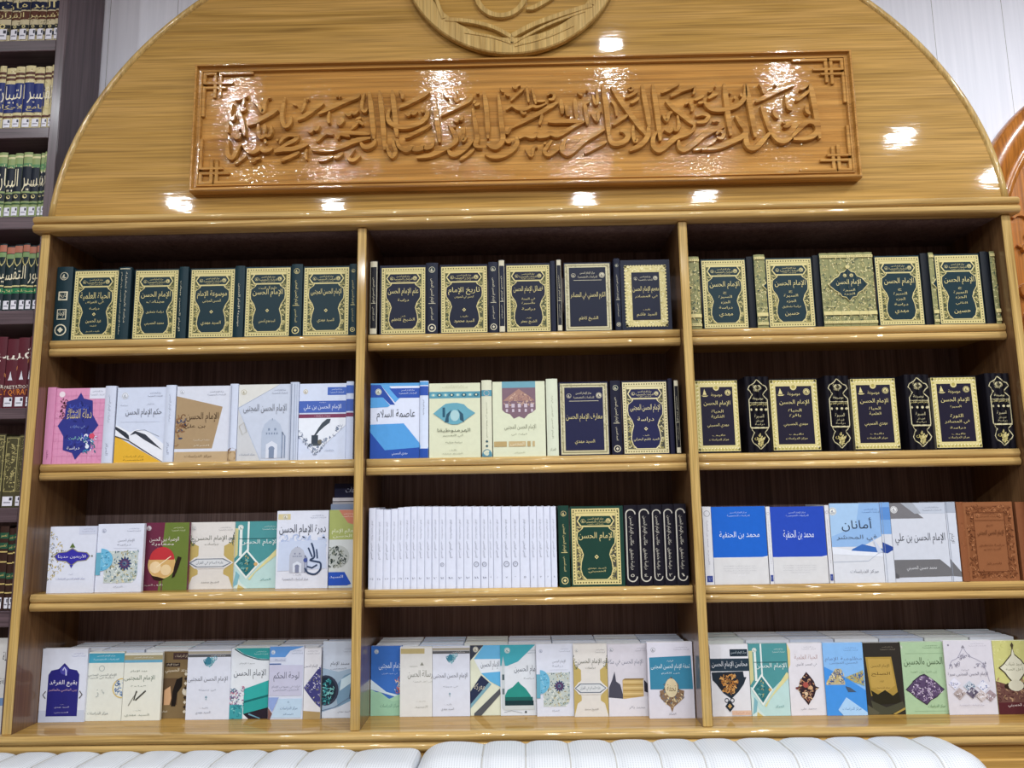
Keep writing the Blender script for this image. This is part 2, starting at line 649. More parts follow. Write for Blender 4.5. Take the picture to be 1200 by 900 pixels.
for b in range(3):
    for k in range(2):
        xa = XS[b] + .03 + k * .5
        d = MB()
        d.box(xa, xa + .48, -.016, 0, .12, .76, OAK_X, .004)
        d.box(xa + .07, xa + .41, -.022, -.014, .19, .69, OAK_Z, .006)
        dd = part('door', d, c, (0, 0, 0))
        h = MB()
        hx = xa + (.45 if k == 0 else .03)
        h.tube([(hx, -.016, .50), (hx, -.04, .505), (hx, -.04, .585), (hx, -.016, .59)], .005, mat('#a98a4a', .3, .9))
        part('door_handle', h, dd, (0, 0, 0))
mb = MB()
mb.box(-1.588, 1.588, .03, WALL_Y - .01, Z_CASE, Z_CASE + .035, INNER)
part('top_panel', mb)
mb = MB()
mb.extrude_x(nosing_profile(-.026, 2.474, .054, .06), -1.606, 1.610, OAK_PALE, .006)
smooth_angle(part('cornice', mb), 50)

AX, AA, AB, AZ = .010, 1.583, 1.20, 2.40
def arch_pt(t, inset=0.0):
    return (AX + (AA - inset) * math.cos(t), AZ + (AB - inset) * math.sin(t))
t0 = math.asin((2.474 - AZ) / AB)
ts = [t0 + (math.pi - 2 * t0) * k / 72 for k in range(73)]
mb = MB()
ol = [arch_pt(t, .006) for t in ts]
mb.prism_y(ol, .0, .05, OAK_X)
arch = part('arch_panel', mb)
n = MB()
n.tube([(x, .005, z) for x, z in [arch_pt(t, .010) for t in ts]], .0125, OAK_Z, 10)
part('arch_trim', n, arch, (0, 0, 0), True)

# ------------------------------------------------------------------ the carved sign
SX0, SX1, SZ0, SZ1 = -1.088, 1.105, 2.541, 2.990
sg = thing('carved_sign', 'long carved oak sign with raised calligraphy on the arched board', 'sign', ((SX0 + SX1) / 2, 0, SZ0))
SO = (-(SX0 + SX1) / 2, 0, -SZ0)
mb = MB()
mb.box(SX0 + .006, SX1 - .006, -.020, -.0006, SZ0 + .006, SZ1 - .006, OAK_CARVED)
mb.build('sign_board', sg, SO)
def rect_ring(mb, x0, x1, z0, z1, prof, m):
    """moulding mitred round a rectangle; prof is (inset, y)"""
    rings = []
    for cx, cz, sx, sz in ((x0, z0, 1, 1), (x1, z0, -1, 1), (x1, z1, -1, -1), (x0, z1, 1, -1), (x0, z0, 1, 1)):
        rings.append([(cx + sx * i, y, cz + sz * i) for i, y in prof])
    mb.loft(rings, m, False)
mb = MB()
rect_ring(mb, SX0, SX1, SZ0, SZ1, [(0, -.0006), (0, -.036), (.003, -.040), (.008, -.040), (.011, -.027), (.019, -.026), (.020, -.031), (.025, -.032), (.027, -.019)], OAK_RIDGE)
smooth_angle(mb.build('sign_frame', sg, SO), 30)

def ridge(mb, pts, w, m, y0=-.0195, h=.010, taper=True):
    """raised rounded stroke on the sign board along points (x, z)"""
    n = len(pts)
    rings = []
    for i in range(n):
        a, b = pts[max(0, i - 1)], pts[min(n - 1, i + 1)]
        dx, dz = b[0] - a[0], b[1] - a[1]
        l = math.hypot(dx, dz) or 1
        nx, nz = -dz / l, dx / l
        t = i / (n - 1)
        k = 1.0 if not taper else min(1.0, .42 + 2.6 * min(t, 1 - t))
        hw = w / 2 * k
        x, z = pts[i]
        rings.append([(x + nx * hw, y0 + .001, z + nz * hw), (x + nx * hw * .98, y0 - h * .75, z + nz * hw * .98), (x + nx * hw * .80, y0 - h, z + nz * hw * .80),
                      (x - nx * hw * .80, y0 - h, z - nz * hw * .80), (x - nx * hw * .98, y0 - h * .75, z - nz * hw * .98), (x - nx * hw, y0 + .001, z - nz * hw)])
    mb.loft(rings, m, True, True)

PXM = (P(601, 140, -.028) - P(600, 140, -.028)).length
CROPS = {'A': (820, 75, 7.5), 'B': (700, 75, 7.5), 'C': (570, 85, 7.5), 'D': (440, 85, 7.5), 'E': (340, 90, 7.5), 'F': (255, 90, 8.571)}
STROKES = {
 'A': [(46, [(962, 185), (985, 300), (1020, 480), (1048, 665)]), (30, [(838, 335), (890, 298), (955, 245)]), (20, [(872, 240), (905, 225), (945, 195)]),
       (44, [(800, 655), (850, 600), (900, 545), (950, 515), (1005, 530), (1028, 585), (990, 640), (900, 668), (815, 668)]),
       (40, [(800, 660), (740, 690), (690, 685), (650, 650), (620, 620)]), (42, [(620, 610), (600, 560), (570, 470), (535, 375)]),
       (44, [(625, 600), (560, 670), (500, 735), (450, 752), (410, 720), (400, 660), (412, 610)]), (44, [(402, 190), (430, 360), (460, 520), (482, 655)]),
       (40, [(485, 345), (600, 285), (720, 225), (820, 195)]), (26, [(515, 185), (545, 220), (555, 275)]), (26, [(650, 190), (675, 190)]),
       (32, [(750, 270), (760, 350), (775, 400), (805, 415)]), (30, [(935, 370), (930, 420), (960, 455)]), (30, [(655, 390), (650, 450), (690, 488)]),
       (24, [(722, 515), (735, 530), (745, 515)]), (26, [(725, 560), (765, 558), (805, 530)]), (46, [(208, 185), (228, 350), (245, 480), (266, 640)]),
       (38, [(30, 335), (60, 385), (120, 415), (220, 412), (320, 380), (380, 320), (392, 250), (388, 190)]), (30, [(255, 258), (275, 265)]), (30, [(290, 305), (310, 312)]),
       (26, [(350, 270), (368, 300)]), (30, [(68, 315), (110, 288), (155, 268)]), (24, [(70, 262), (105, 240)]), (24, [(125, 203), (142, 208)]),
       (44, [(310, 470), (350, 530), (395, 590), (380, 640), (260, 700), (140, 745), (15, 762)]), (30, [(140, 630), (170, 600), (205, 625), (185, 660), (145, 655)]),
       (36, [(140, 668), (80, 710), (0, 745), (-62, 768)]), (26, [(105, 520), (140, 505), (165, 522)])],
 'B': [(42, [(120, 210), (220, 360), (330, 510), (430, 640)]), (42, [(445, 560), (440, 640), (390, 712), (280, 772)]), (42, [(388, 195), (415, 340), (440, 470), (452, 570)]),
       (26, [(245, 305), (300, 280), (350, 252)]), (26, [(285, 358), (330, 335), (362, 310)]), (20, [(270, 225), (292, 205), (312, 228), (290, 245), (268, 232)]),
       (44, [(482, 190), (505, 330), (528, 500), (550, 685)]), (26, [(558, 268), (640, 225), (715, 185)]), (36, [(640, 295), (740, 240), (855, 205)]), (22, [(855, 205), (850, 250), (835, 280)]),
       (42, [(598, 335), (680, 410), (770, 480), (845, 545)]), (44, [(850, 550), (830, 595), (760, 632), (690, 655), (630, 705), (545, 768), (492, 735), (488, 660), (520, 605)]),
       (26, [(765, 370), (800, 345), (830, 400), (820, 430)]), (26, [(848, 330), (890, 312), (932, 290)]), (24, [(878, 358), (935, 345)]),
       (46, [(1110, 560), (1020, 590), (930, 635), (850, 705), (760, 762), (715, 735), (712, 680)]), (34, [(860, 470), (920, 450), (970, 470), (940, 515), (865, 528)]),
       (28, [(568, 455), (605, 510), (625, 450), (655, 440)]), (32, [(585, 585), (630, 605), (660, 575), (690, 590), (712, 555), (700, 465)]),
       (44, [(45, 195), (70, 350), (88, 500), (95, 640)]), (44, [(95, 630), (115, 690), (160, 712), (235, 690), (268, 640), (235, 600), (195, 600)]),
       (26, [(118, 335), (155, 380), (168, 470)]), (32, [(133, 548), (195, 505), (262, 462)]), (30, [(312, 550), (312, 640), (330, 692), (352, 670)])],
 'C': [(38, [(245, 485), (350, 425), (470, 365), (560, 310), (625, 275)]), (26, [(490, 375), (480, 420), (465, 470)]), (38, [(540, 445), (640, 440), (760, 440), (850, 440)]),
       (40, [(860, 440), (780, 478), (690, 530), (620, 562), (560, 545), (530, 562), (470, 570), (440, 555), (400, 575), (340, 565), (285, 588)]),
       (44, [(265, 575), (268, 640), (210, 705), (120, 745), (40, 745), (-10, 725)]), (34, [(653, 248), (660, 310), (668, 375)]), (36, [(775, 245), (783, 320), (792, 420)]),
       (34, [(860, 280), (872, 360), (885, 470)]), (32, [(700, 300), (712, 370), (728, 392)]), (46, [(1035, 510), (960, 550), (880, 590), (800, 660), (720, 722), (668, 695), (672, 640), (700, 585)]),
       (36, [(858, 718), (950, 665), (1055, 615)]), (32, [(575, 610), (530, 665), (510, 705), (550, 735), (635, 685)]), (24, [(505, 632), (522, 640)]), (26, [(340, 680), (395, 742), (415, 670), (450, 662)]),
       (26, [(175, 340), (225, 305), (280, 335), (350, 335), (400, 308), (450, 315), (530, 285)]), (20, [(215, 258), (270, 205), (330, 155)]), (22, [(352, 125), (362, 200), (372, 275)]),
       (22, [(400, 140), (415, 210), (435, 290)]), (22, [(445, 266), (515, 262)]), (26, [(535, 215), (560, 190), (595, 205), (585, 245), (545, 250)]), (20, [(228, 130), (255, 150), (270, 130), (300, 120)]),
       (20, [(168, 200), (205, 218)]), (20, [(120, 150), (152, 188)]), (24, [(300, 345), (325, 372), (352, 360)]), (24, [(150, 520), (185, 545), (215, 500), (250, 490)]), (22, [(165, 600), (195, 625), (218, 605)]),
       (22, [(798, 185), (842, 215)]), (24, [(872, 165), (895, 168)]), (26, [(930, 200), (955, 282), (975, 262), (965, 150)]), (20, [(862, 290), (905, 265)]), (28, [(918, 370), (972, 432), (985, 360), (1012, 350)]),
       (42, [(105, 200), (122, 340), (135, 480), (145, 600), (100, 662), (50, 665), (5, 640)])],
 'D': [(42, [(38, 170), (58, 340), (72, 500), (85, 690)]), (42, [(150, 170), (172, 360), (192, 580)]), (40, [(130, 330), (112, 400), (140, 460), (230, 492), (350, 475), (430, 430), (462, 370), (450, 320)]),
       (26, [(262, 370), (290, 385), (315, 360), (340, 375), (372, 352)]), (22, [(405, 345), (425, 365)]), (36, [(213, 318), (300, 275), (400, 225), (475, 182)]), (30, [(210, 175), (238, 200), (240, 245)]),
       (32, [(262, 588), (370, 535), (492, 472)]), (42, [(190, 590), (210, 660), (270, 692), (325, 668), (350, 685), (400, 680), (425, 658), (455, 672), (500, 655), (508, 600)]),
       (44, [(648, 470), (690, 540), (710, 600), (670, 645), (590, 690), (480, 740), (365, 758)]), (36, [(578, 388), (700, 320), (815, 262), (842, 225), (830, 205)]), (40, [(508, 195), (530, 340), (552, 500), (565, 625)]),
       (24, [(688, 430), (715, 440), (735, 415), (755, 425), (775, 390)]), (22, [(690, 480), (705, 490)]), (44, [(640, 690), (670, 728), (720, 725), (790, 675), (855, 610)]), (30, [(742, 778), (805, 735), (870, 680)]),
       (26, [(785, 485), (775, 560), (770, 610), (808, 575)]), (38, [(855, 330), (880, 470), (895, 590), (880, 650), (940, 672)]), (40, [(955, 175), (975, 320), (985, 460), (990, 590)]),
       (22, [(602, 190), (642, 242)]), (24, [(712, 170), (700, 225), (715, 265), (745, 245)]), (24, [(885, 192), (915, 190)]), (24, [(872, 305), (918, 285)]), (22, [(865, 285), (880, 255)]),
       (32, [(100, 640), (120, 710), (152, 752), (182, 705), (165, 650), (160, 590)])],
 'E': [(38, [(252, 338), (370, 280), (500, 220), (590, 185), (615, 158)]), (38, [(68, 390), (150, 345), (230, 285), (300, 240)]), (42, [(700, 145), (718, 300), (730, 430), (742, 560)]),
       (36, [(238, 580), (280, 530), (330, 502), (385, 520)]), (26, [(425, 558), (440, 520), (480, 522), (530, 535)]), (34, [(440, 505), (560, 505), (705, 515)]),
       (44, [(712, 548), (640, 558), (560, 580), (460, 622), (360, 650), (270, 652), (195, 650)]), (40, [(625, 590), (650, 625), (690, 630), (735, 605), (758, 560)]),
       (26, [(485, 330), (520, 348), (545, 325), (572, 335), (605, 305)]), (26, [(660, 155), (640, 220), (635, 290), (660, 318), (685, 290)]), (28, [(545, 472), (585, 425), (612, 405), (645, 435)]), (22, [(585, 385), (630, 370)]),
       (24, [(352, 320), (342, 390), (352, 422)]), (28, [(415, 412), (440, 425), (468, 395), (450, 370)]), (26, [(160, 485), (185, 495), (210, 470), (240, 475), (265, 440)]), (32, [(252, 742), (320, 728), (378, 702)]), (30, [(388, 722), (430, 708), (468, 675)]),
       (32, [(572, 645), (530, 690), (515, 725), (560, 745), (622, 705)]), (18, [(408, 178), (425, 185)]), (18, [(440, 180), (452, 188)])],
 'F': [(38, [(368, 262), (420, 300), (462, 368), (480, 280), (500, 225), (545, 222)]), (46, [(308, 500), (420, 448), (520, 395), (612, 342)]), (38, [(690, 225), (665, 320), (655, 430), (685, 512), (735, 480), (748, 410)]),
       (40, [(628, 685), (670, 625), (730, 596), (805, 610), (780, 650), (700, 690), (590, 755)]), (46, [(575, 768), (650, 745), (760, 738), (840, 715), (918, 688)]), (36, [(638, 858), (730, 815), (832, 768)]),
       (36, [(418, 490), (415, 560), (440, 622), (485, 600), (520, 605), (548, 560), (545, 500)]), (30, [(482, 490), (482, 590)]),
       (42, [(265, 695), (300, 745), (370, 768), (435, 730), (470, 752), (520, 750), (560, 728)]), (42, [(125, 655), (108, 730), (115, 800), (155, 828), (190, 780), (220, 715), (255, 695)]), (30, [(175, 888), (235, 845), (298, 802)]),
       (28, [(335, 850), (365, 862), (395, 840), (440, 830)]), (30, [(165, 285), (140, 350), (138, 420), (160, 440), (186, 398)]), (28, [(118, 475), (108, 530), (120, 575)]), (30, [(150, 585), (185, 620), (215, 622), (245, 575)]),
       (38, [(215, 330), (245, 430), (265, 520), (278, 605)]), (24, [(240, 362), (298, 332)]), (28, [(185, 245), (235, 240), (270, 215), (312, 215)]), (24, [(275, 225), (262, 305)]), (22, [(600, 640), (618, 655)]), (24, [(485, 640), (490, 680)]),
       (26, [(885, 232), (880, 300), (852, 370)]), (22, [(905, 235), (930, 235)]), (24, [(905, 735), (890, 790), (900, 845)]), (20, [(758, 280), (802, 302)]), (22, [(215, 525), (232, 545)])],
}
mb = MB()
for key, lst in STROKES.items():
    ox, oy, sc = CROPS[key]
    for k, (w, pts) in enumerate(lst):
        q = []
        for x, y in smooth_line(pts, 5):
            p = P(ox + x / sc, oy + y / sc, -.026)
            q.append((p.x, p.z))
        ridge(mb, q, w / sc * PXM * 1.22, OAK_RIDGE, h=.0165 + .0005 * ((k * 7) % 5))
smooth_angle(mb.build('calligraphy', sg, SO), 40)
BARS = [(.061, .072, .026, .118), (.079, .090, .026, .112), (.026, .128, .060, .069), (.026, .105, .077, .086), (.026, .037, .026, .069), (.026, .072, .026, .036),
        (.079, .196, .026, .036), (.026, .036, .077, .185)]
for sx in (0, 1):
    for sz in (0, 1):
        mb = MB()
        for i, (a, b, c, d) in enumerate(BARS):
            xa, xb = (SX0 + a, SX0 + b) if sx == 0 else (SX1 - b, SX1 - a)
            za, zb = (SZ0 + c, SZ0 + d) if sz == 0 else (SZ1 - d, SZ1 - c)
            mb.box(xa, xb, -.0290 - .0004 * i, -.0195 + .0002 * i, za, zb, OAK_RIDGE, .0015)
        mb.build('corner_fret', sg, SO)

# ------------------------------------------------------------------ the carved roundel above the sign
RX, RZ, RR = -.020, 3.385, .378
rd = thing('carved_roundel', 'round carved oak emblem with an open book above the long sign', 'emblem', (RX, 0, RZ - RR))
RO = (-RX, 0, -(RZ - RR))
def circle(r, n=64, cx=RX, cz=RZ):
    return [(cx + r * math.cos(2 * math.pi * k / n), cz + r * math.sin(2 * math.pi * k / n)) for k in range(n)]
mb = MB()
mb.prism_y(circle(RR - .002), -.016, -.0085, OAK_X)
mb.prism_y(circle(.2, 32, RX, RZ - .1), -.0088, -.0006, OAK_X)
mb.build('roundel_disc', rd, RO)
mb = MB()
rings = []
for k in range(65):
    a = 2 * math.pi * k / 64
    rings.append([(RX + r * math.cos(a), y, RZ + r * math.sin(a)) for r, y in ((RR, -.0085), (RR, -.026), (RR - .004, -.030), (RR - .056, -.030), (RR - .060, -.026), (RR - .060, -.014))])
mb.loft(rings, OAK_Z, False)
smooth_angle(mb.build('roundel_rim', rd, RO), 30)
def px_line(pts, y, n=6):
    out = []
    for a, b in smooth_line(pts, n):
        p = P(a, b, y)
        out.append((p.x, p.z))
    return out
mb = MB()
for pts, w in (([(522, 25), (550, 27), (578, 34), (599, 45)], .016), ([(545, 40), (575, 45), (600, 53)], .010), ([(600, 44), (625, 31), (655, 20), (693, 8)], .020),
               ([(601, 53), (640, 32), (685, 15)], .010), ([(603, 56), (640, 46), (672, 32)], .008), ([(500, -30), (520, 24)], .014), ([(706, -40), (694, 8)], .014),
               ([(600, 45), (600, 53)], .012)):
    ridge(mb, px_line(pts, -.02), w, OAK_Z, -.0155, .017, False)
mb.build('open_book_relief', rd, RO)
mb = MB()
q = P(587, -6, -.02)
ring = [(q.x + .083 * math.cos(a), q.z + .083 * math.sin(a)) for a in [2 * math.pi * k / 40 for k in range(41)]]
ridge(mb, ring, .020, OAK_Z, -.0155, .016, False)
ridge(mb, px_line([(617, 12), (630, 8), (655, -12), (668, -60)], -.02), .018, OAK_Z, -.0155, .014)
smooth_angle(mb.build('ring_relief', rd, RO), 40)

# ------------------------------------------------------------------ the carved oval at the right edge
OX, OZ, OA, OB = 2.262, 2.34, .625, .76
ov = thing('carved_oval_plaque', 'orange carved wooden oval plaque on the white wall at the right edge', 'plaque', (OX, WALL_Y, OZ - OB))
OO = (-OX, -WALL_Y, -(OZ - OB))
mb = MB()
mb.prism_y([(OX + (OA - .01) * math.cos(2 * math.pi * k / 72), OZ + (OB - .01) * math.sin(2 * math.pi * k / 72)) for k in range(72)], WALL_Y - .03, WALL_Y - .0006, ORANGE_OAK)
bd = mb
mb = MB()
rings = []
for k in range(73):
    a = 2 * math.pi * k / 72
    rings.append([(OX + (OA - i) * math.cos(a), y, OZ + (OB - i) * math.sin(a)) for i, y in
                  ((0, WALL_Y - .0006), (0, WALL_Y - .03), (.012, WALL_Y - .045), (.05, WALL_Y - .052), (.088, WALL_Y - .046), (.10, WALL_Y - .032), (.112, WALL_Y - .042), (.128, WALL_Y - .042), (.135, WALL_Y - .028))])
mb.loft(rings, ORANGE_OAK, False)
mb.build('plaque_rim', ov, OO, True)
mb = bd
rg = random.Random(5)
for i in range(150):
    a, f = rg.uniform(0, 6.28), math.sqrt(rg.uniform(.02, .95))
    cx, cz = OX + (OA - .16) * f * math.cos(a), OZ + (OB - .16) * f * math.sin(a)
    t = rg.uniform(0, 6.28)
    r = rg.uniform(.025, .055)
    sp = rg.choice((-1, 1))
    q = [(cx + r * (1 - k * .09) * math.cos(t + sp * k * .5), cz + r * (1 - k * .09) * math.sin(t + sp * k * .5)) for k in range(8)]
    ridge(mb, q, rg.uniform(.016, .026), ORANGE_OAK, WALL_Y - .0295, .010 + .00006 * i)
smooth_angle(mb.build('plaque_board', ov, OO), 40)

# ------------------------------------------------------------------ white sofas in front
def sofa_material():
    m = bpy.data.materials.new('perforated_white_leather')
    m.use_nodes = True
    nt = m.node_tree
    b = nt.nodes['Principled BSDF']
    L = nt.links.new
    g = nt.nodes.new('ShaderNodeNewGeometry')
    sx = nt.nodes.new('ShaderNodeSeparateXYZ')
    L(g.outputs['Position'], sx.inputs[0])
    ad = nt.nodes.new('ShaderNodeMath')
    L(sx.outputs['Y'], ad.inputs[0])
    L(sx.outputs['Z'], ad.inputs[1])
    cb = nt.nodes.new('ShaderNodeCombineXYZ')
    L(sx.outputs['X'], cb.inputs['X'])
    L(ad.outputs[0], cb.inputs['Y'])
    vo = nt.nodes.new('ShaderNodeTexVoronoi')
    vo.voronoi_dimensions = '2D'
    vo.inputs['Scale'].default_value = 150
    vo.inputs['Randomness'].default_value = 0.0
    L(cb.outputs[0], vo.inputs['Vector'])
    rp = nt.nodes.new('ShaderNodeValToRGB')
    rp.color_ramp.elements[0].position = .18
    rp.color_ramp.elements[0].color = rgb('#b4b8be')
    rp.color_ramp.elements[1].position = .3
    rp.color_ramp.elements[1].color = rgb('#d6d9de')
    L(vo.outputs['Distance'], rp.inputs['Fac'])
    L(rp.outputs['Color'], b.inputs['Base Color'])
    b.inputs['Roughness'].default_value = .45
    return m
LEATHER = sofa_material()
SEAM = mat('#b6b4b0', .6)
def sofa(label, x0, x1, top, seams, ends):
    cx = (x0 + x1) / 2
    t = thing('sofa', label, 'sofa', (cx, -.5, 0), 'white sofas in front of the bookcase')
    O = (-cx, .5, 0)
    yb, yf = -.10, -.34
    mb = MB()
    edges = [x0, x0 + .02, x0 + .05] + seams + [x1 - .05, x1 - .02, x1]
    def prof(x, z_top, d):
        """section across the backrest, front foot round over the top to the rear foot"""
        r = .085
        pts = [(yf - .05, .30), (yf + d, .45), (yf + d, z_top - r)]
        for k in range(9):
            a = math.pi - math.pi / 2 * k / 8
            pts.append((yf + d + r + r * math.cos(a), z_top - r + r * math.sin(a)))
        r2 = .05
        for k in range(7):
            a = math.pi / 2 - math.pi / 2 * k / 6
            pts.append((yb - r2 + r2 * math.cos(a), z_top - r2 + r2 * math.sin(a) - .004))
        pts += [(yb, .28)]
        return [(x, y, z) for y, z in pts]
    rings = []
    for i in range(len(edges) - 1):
        a, b = edges[i], edges[i + 1]
        for k in range(9):
            u = k / 8
            x = a + (b - a) * u
            bul = 1 - abs(2 * u - 1) ** 4 if 2 < i < len(edges) - 4 else 1.0 if i in (0, 1) or i > len(edges) - 4 else (1 - u ** 4 if i == 2 else 1 - (1 - u) ** 4)
            dz, dd = -.010 * (1 - bul), .012 * (1 - bul)
            for dist, (end, drop) in ((x - x0, ends[0]), (x1 - x, ends[1])):
                if dist < end:
                    q = 1 - dist / end
                    f = 1 - math.sqrt(max(0, 1 - q * q))
                    dz -= drop * f
                    dd += drop * .5 * f
            if k < 8 or i == len(edges) - 2:
                rings.append(prof(x, top + dz, dd))
    mb.loft(rings, LEATHER, True, True)
    bk = mb.build('backrest', t, O, True)
    for s_ in seams:
        sm = MB()
        sm.tube([(q[0], q[1] - .001, q[2] + .001) for q in prof(s_, top - .0105, .0125)[1:-1]], .0024, SEAM, 6)
        sm.build('seam_piping', bk, (0, 0, 0), True)
    mb = MB()
    n = 2
    w = (x1 - x0 - .28) / n
    for k in range(n):
        xa = x0 + .14 + k * w
        c = MB()
        c.box(xa + .004, xa + w - .004, -1.02, -.37, .30, .45, LEATHER, .03)
        c.build('seat_cushion', t, O, True)
    mb.box(x0 + .02, x1 - .02, -.98, -.12, .12, .30, LEATHER, .015)
    mb.build('base', t, O)
    for xa in (x0, x1 - .14):
        a = MB()
        a.box(xa + .01, xa + .13, -1.0, -.36, .14, .62, LEATHER, .03)
        a.build('armrest', t, O, True)
    for xa in (x0 + .08, x1 - .08):
        for y in (-.92, -.2):
            l = MB()
            l.tube([(xa, y, 0), (xa, y, .122)], [.015, .024], DARKWOOD, 10)
            l.build('leg', t, O, True)
SY = -.14
xr0, xr1 = P(484, 895, -.3).x, P(1170, 895, -.3).x
sofa('white channelled sofa back at the bottom right, the taller one', xr0, xr1, P(800, 863.5, SY).z, [P(x, 880, -.22).x for x in (566, 616, 667, 719, 770, 820, 871, 924, 980, 1032, 1086)], ((.085, .055), (.10, .075)))
xl1 = xr0 - .004
sofa('white channelled sofa back at the bottom left, the lower one', xl1 - 1.45, xl1, P(250, 877, SY).z, [P(x, 888, -.22).x for x in (-55, -5, 45, 98, 148, 199, 252, 303, 352, 410)], ((.06, .05), (.03, .014)))
# ------------------------------------------------------------------ the dark bookcase at the left
DX = -1.642
DY = .125
dk = thing('dark_bookcase', 'dark walnut bookcase standing left of the oak bookcase', 'bookcase', (DX - .5, .23, 0))
DO = (-(DX - .5), -.23, 0)
mb = MB()
mb.box(DX - .036, DX, DY, WALL_Y - .002, 0, 3.75, DARKWOOD, .003)
mb.build('side_panel', dk, DO)
mb = MB()
mb.box(DX - .98, DX - .944, DY, WALL_Y - .002, 0, 3.75, DARKWOOD, .003)
mb.build('side_panel', dk, DO)
mb = MB()
mb.box(DX - .944, DX - .036, WALL_Y - .014, WALL_Y - .002, .05, 3.74, DARKWOOD)
mb.build('back_panel', dk, DO)
DSH = []
for yt, yb in ((47.3, 60), (149.5, 162), (253.5, 268.5), (363.5, 380), (478, 491), (595, 612), (716, 735)):
    zt, zb = P(25, yt, DY + .002).z, P(25, yb, DY + .002).z
    DSH.append(zt)
    mb = MB()
    mb.box(DX - .944, DX - .036, DY + .002, WALL_Y - .014, zb, zt, DARKWOOD_X, .002)
    mb.build('shelf', dk, DO)
mb = MB()
mb.box(DX - .944, DX - .036, DY + .002, WALL_Y - .014, 3.70, 3.74, DARKWOOD_X)
mb.build('top_panel', dk, DO)

def spine_book(name, label, group, x0, x1, y, z0, z1, board, art=None, depth=.16, bulge=.003, paper='#ded7c4', cat='book', rough=.4, tip=0.0):
    """a closed book standing with its spine to the room"""
    cx = (x0 + x1) / 2
    t = thing(name, label, cat, (cx, y, z0), group)
    w, h = x1 - x0 - .0006, z1 - z0
    m = mat(board, rough)
    th = min(.0028, w * .16)
    s = MB()
    n = 8
    prof = [(-w / 2, .012)] + [(-w / 2 + w * k / n, .0005 - bulge * (1 - (2 * k / n - 1) ** 2)) for k in range(n + 1)] + [(w / 2, .012)]
    s.loft([[(px, py, 0) for px, py in prof], [(px, py, h) for px, py in prof]], m, True, True)
    if art:
        art(Art(s, -w / 2, w / 2, 0, h, 0, bulge, .0002, rough))
    s.build('spine', t)
    for sx in (-1, 1):
        c = MB()
        a, b = (-w / 2, -w / 2 + th) if sx < 0 else (w / 2 - th, w / 2)
        c.box(a, b, .0121, depth, 0, h, m)
        c.build('cover_board', t)
    p = MB()
    p.box(-w / 2 + th, w / 2 - th, .0121, depth - .005, .003, h - .004, mat(paper, .8))
    p.build('page_block', t)
    if tip:
        t.rotation_euler.y = tip
    return t

def clip_text(a, text, x0, x1, sx0, sx1, v, h, c):
    """the slice of a wide line of lettering that falls on this spine; x in metres over the whole row"""
    w = (x1 - x0)
    u = ((sx0 + sx1) / 2 - x0) / w
    a.text(text, u, v, (sx1 - sx0) / w, h, c, clip=(0.01, .99))

GOLD = '#d3bd78'
PGOLD = '#dccf94'
DROWS = [  # spine edges in the photo, photo height of the spine tops, rows from the top
    (0, [-6, 12, 22.3, 33.3, 43.3, 52.7, 63.2, 69.5], -45, 'black', 'top'),
    (1, [-7, 1, 12.4, 23, 35, 46.5, 58, 65.3], 76.5, 'navy', 'second'),
    (2, [-8, 2.5, 11.5, 21, 31.7, 41.5, 50, 57], 178, 'green', 'third'),
    (3, [-7, 1.5, 11, 20.3, 28.5, 36.6, 45.8], 285, 'teal', 'fourth'),
    (4, [-13, 2.3, 15.9, 30.3, 38.8], 394, 'maroon', 'fifth'),
    (5, [-13, .5, 17, 26], 508, 'oldgold', 'sixth'),
    (6, [-6, 4.5, 13, 18], 616, 'brown', 'seventh'),
]
ORD = ['rightmost', 'second from the right', 'third from the right', 'fourth from the right', 'fifth from the right', 'sixth from the right', 'seventh from the right', 'eighth from the right']
DDESC = {'black': 'ivory patterned spine', 'navy': 'gold and navy spine', 'green': 'light green spine', 'teal': 'red-topped dark green spine',
         'maroon': 'maroon spine', 'oldgold': 'old gold tooled spine', 'brown': 'dark brown spine'}
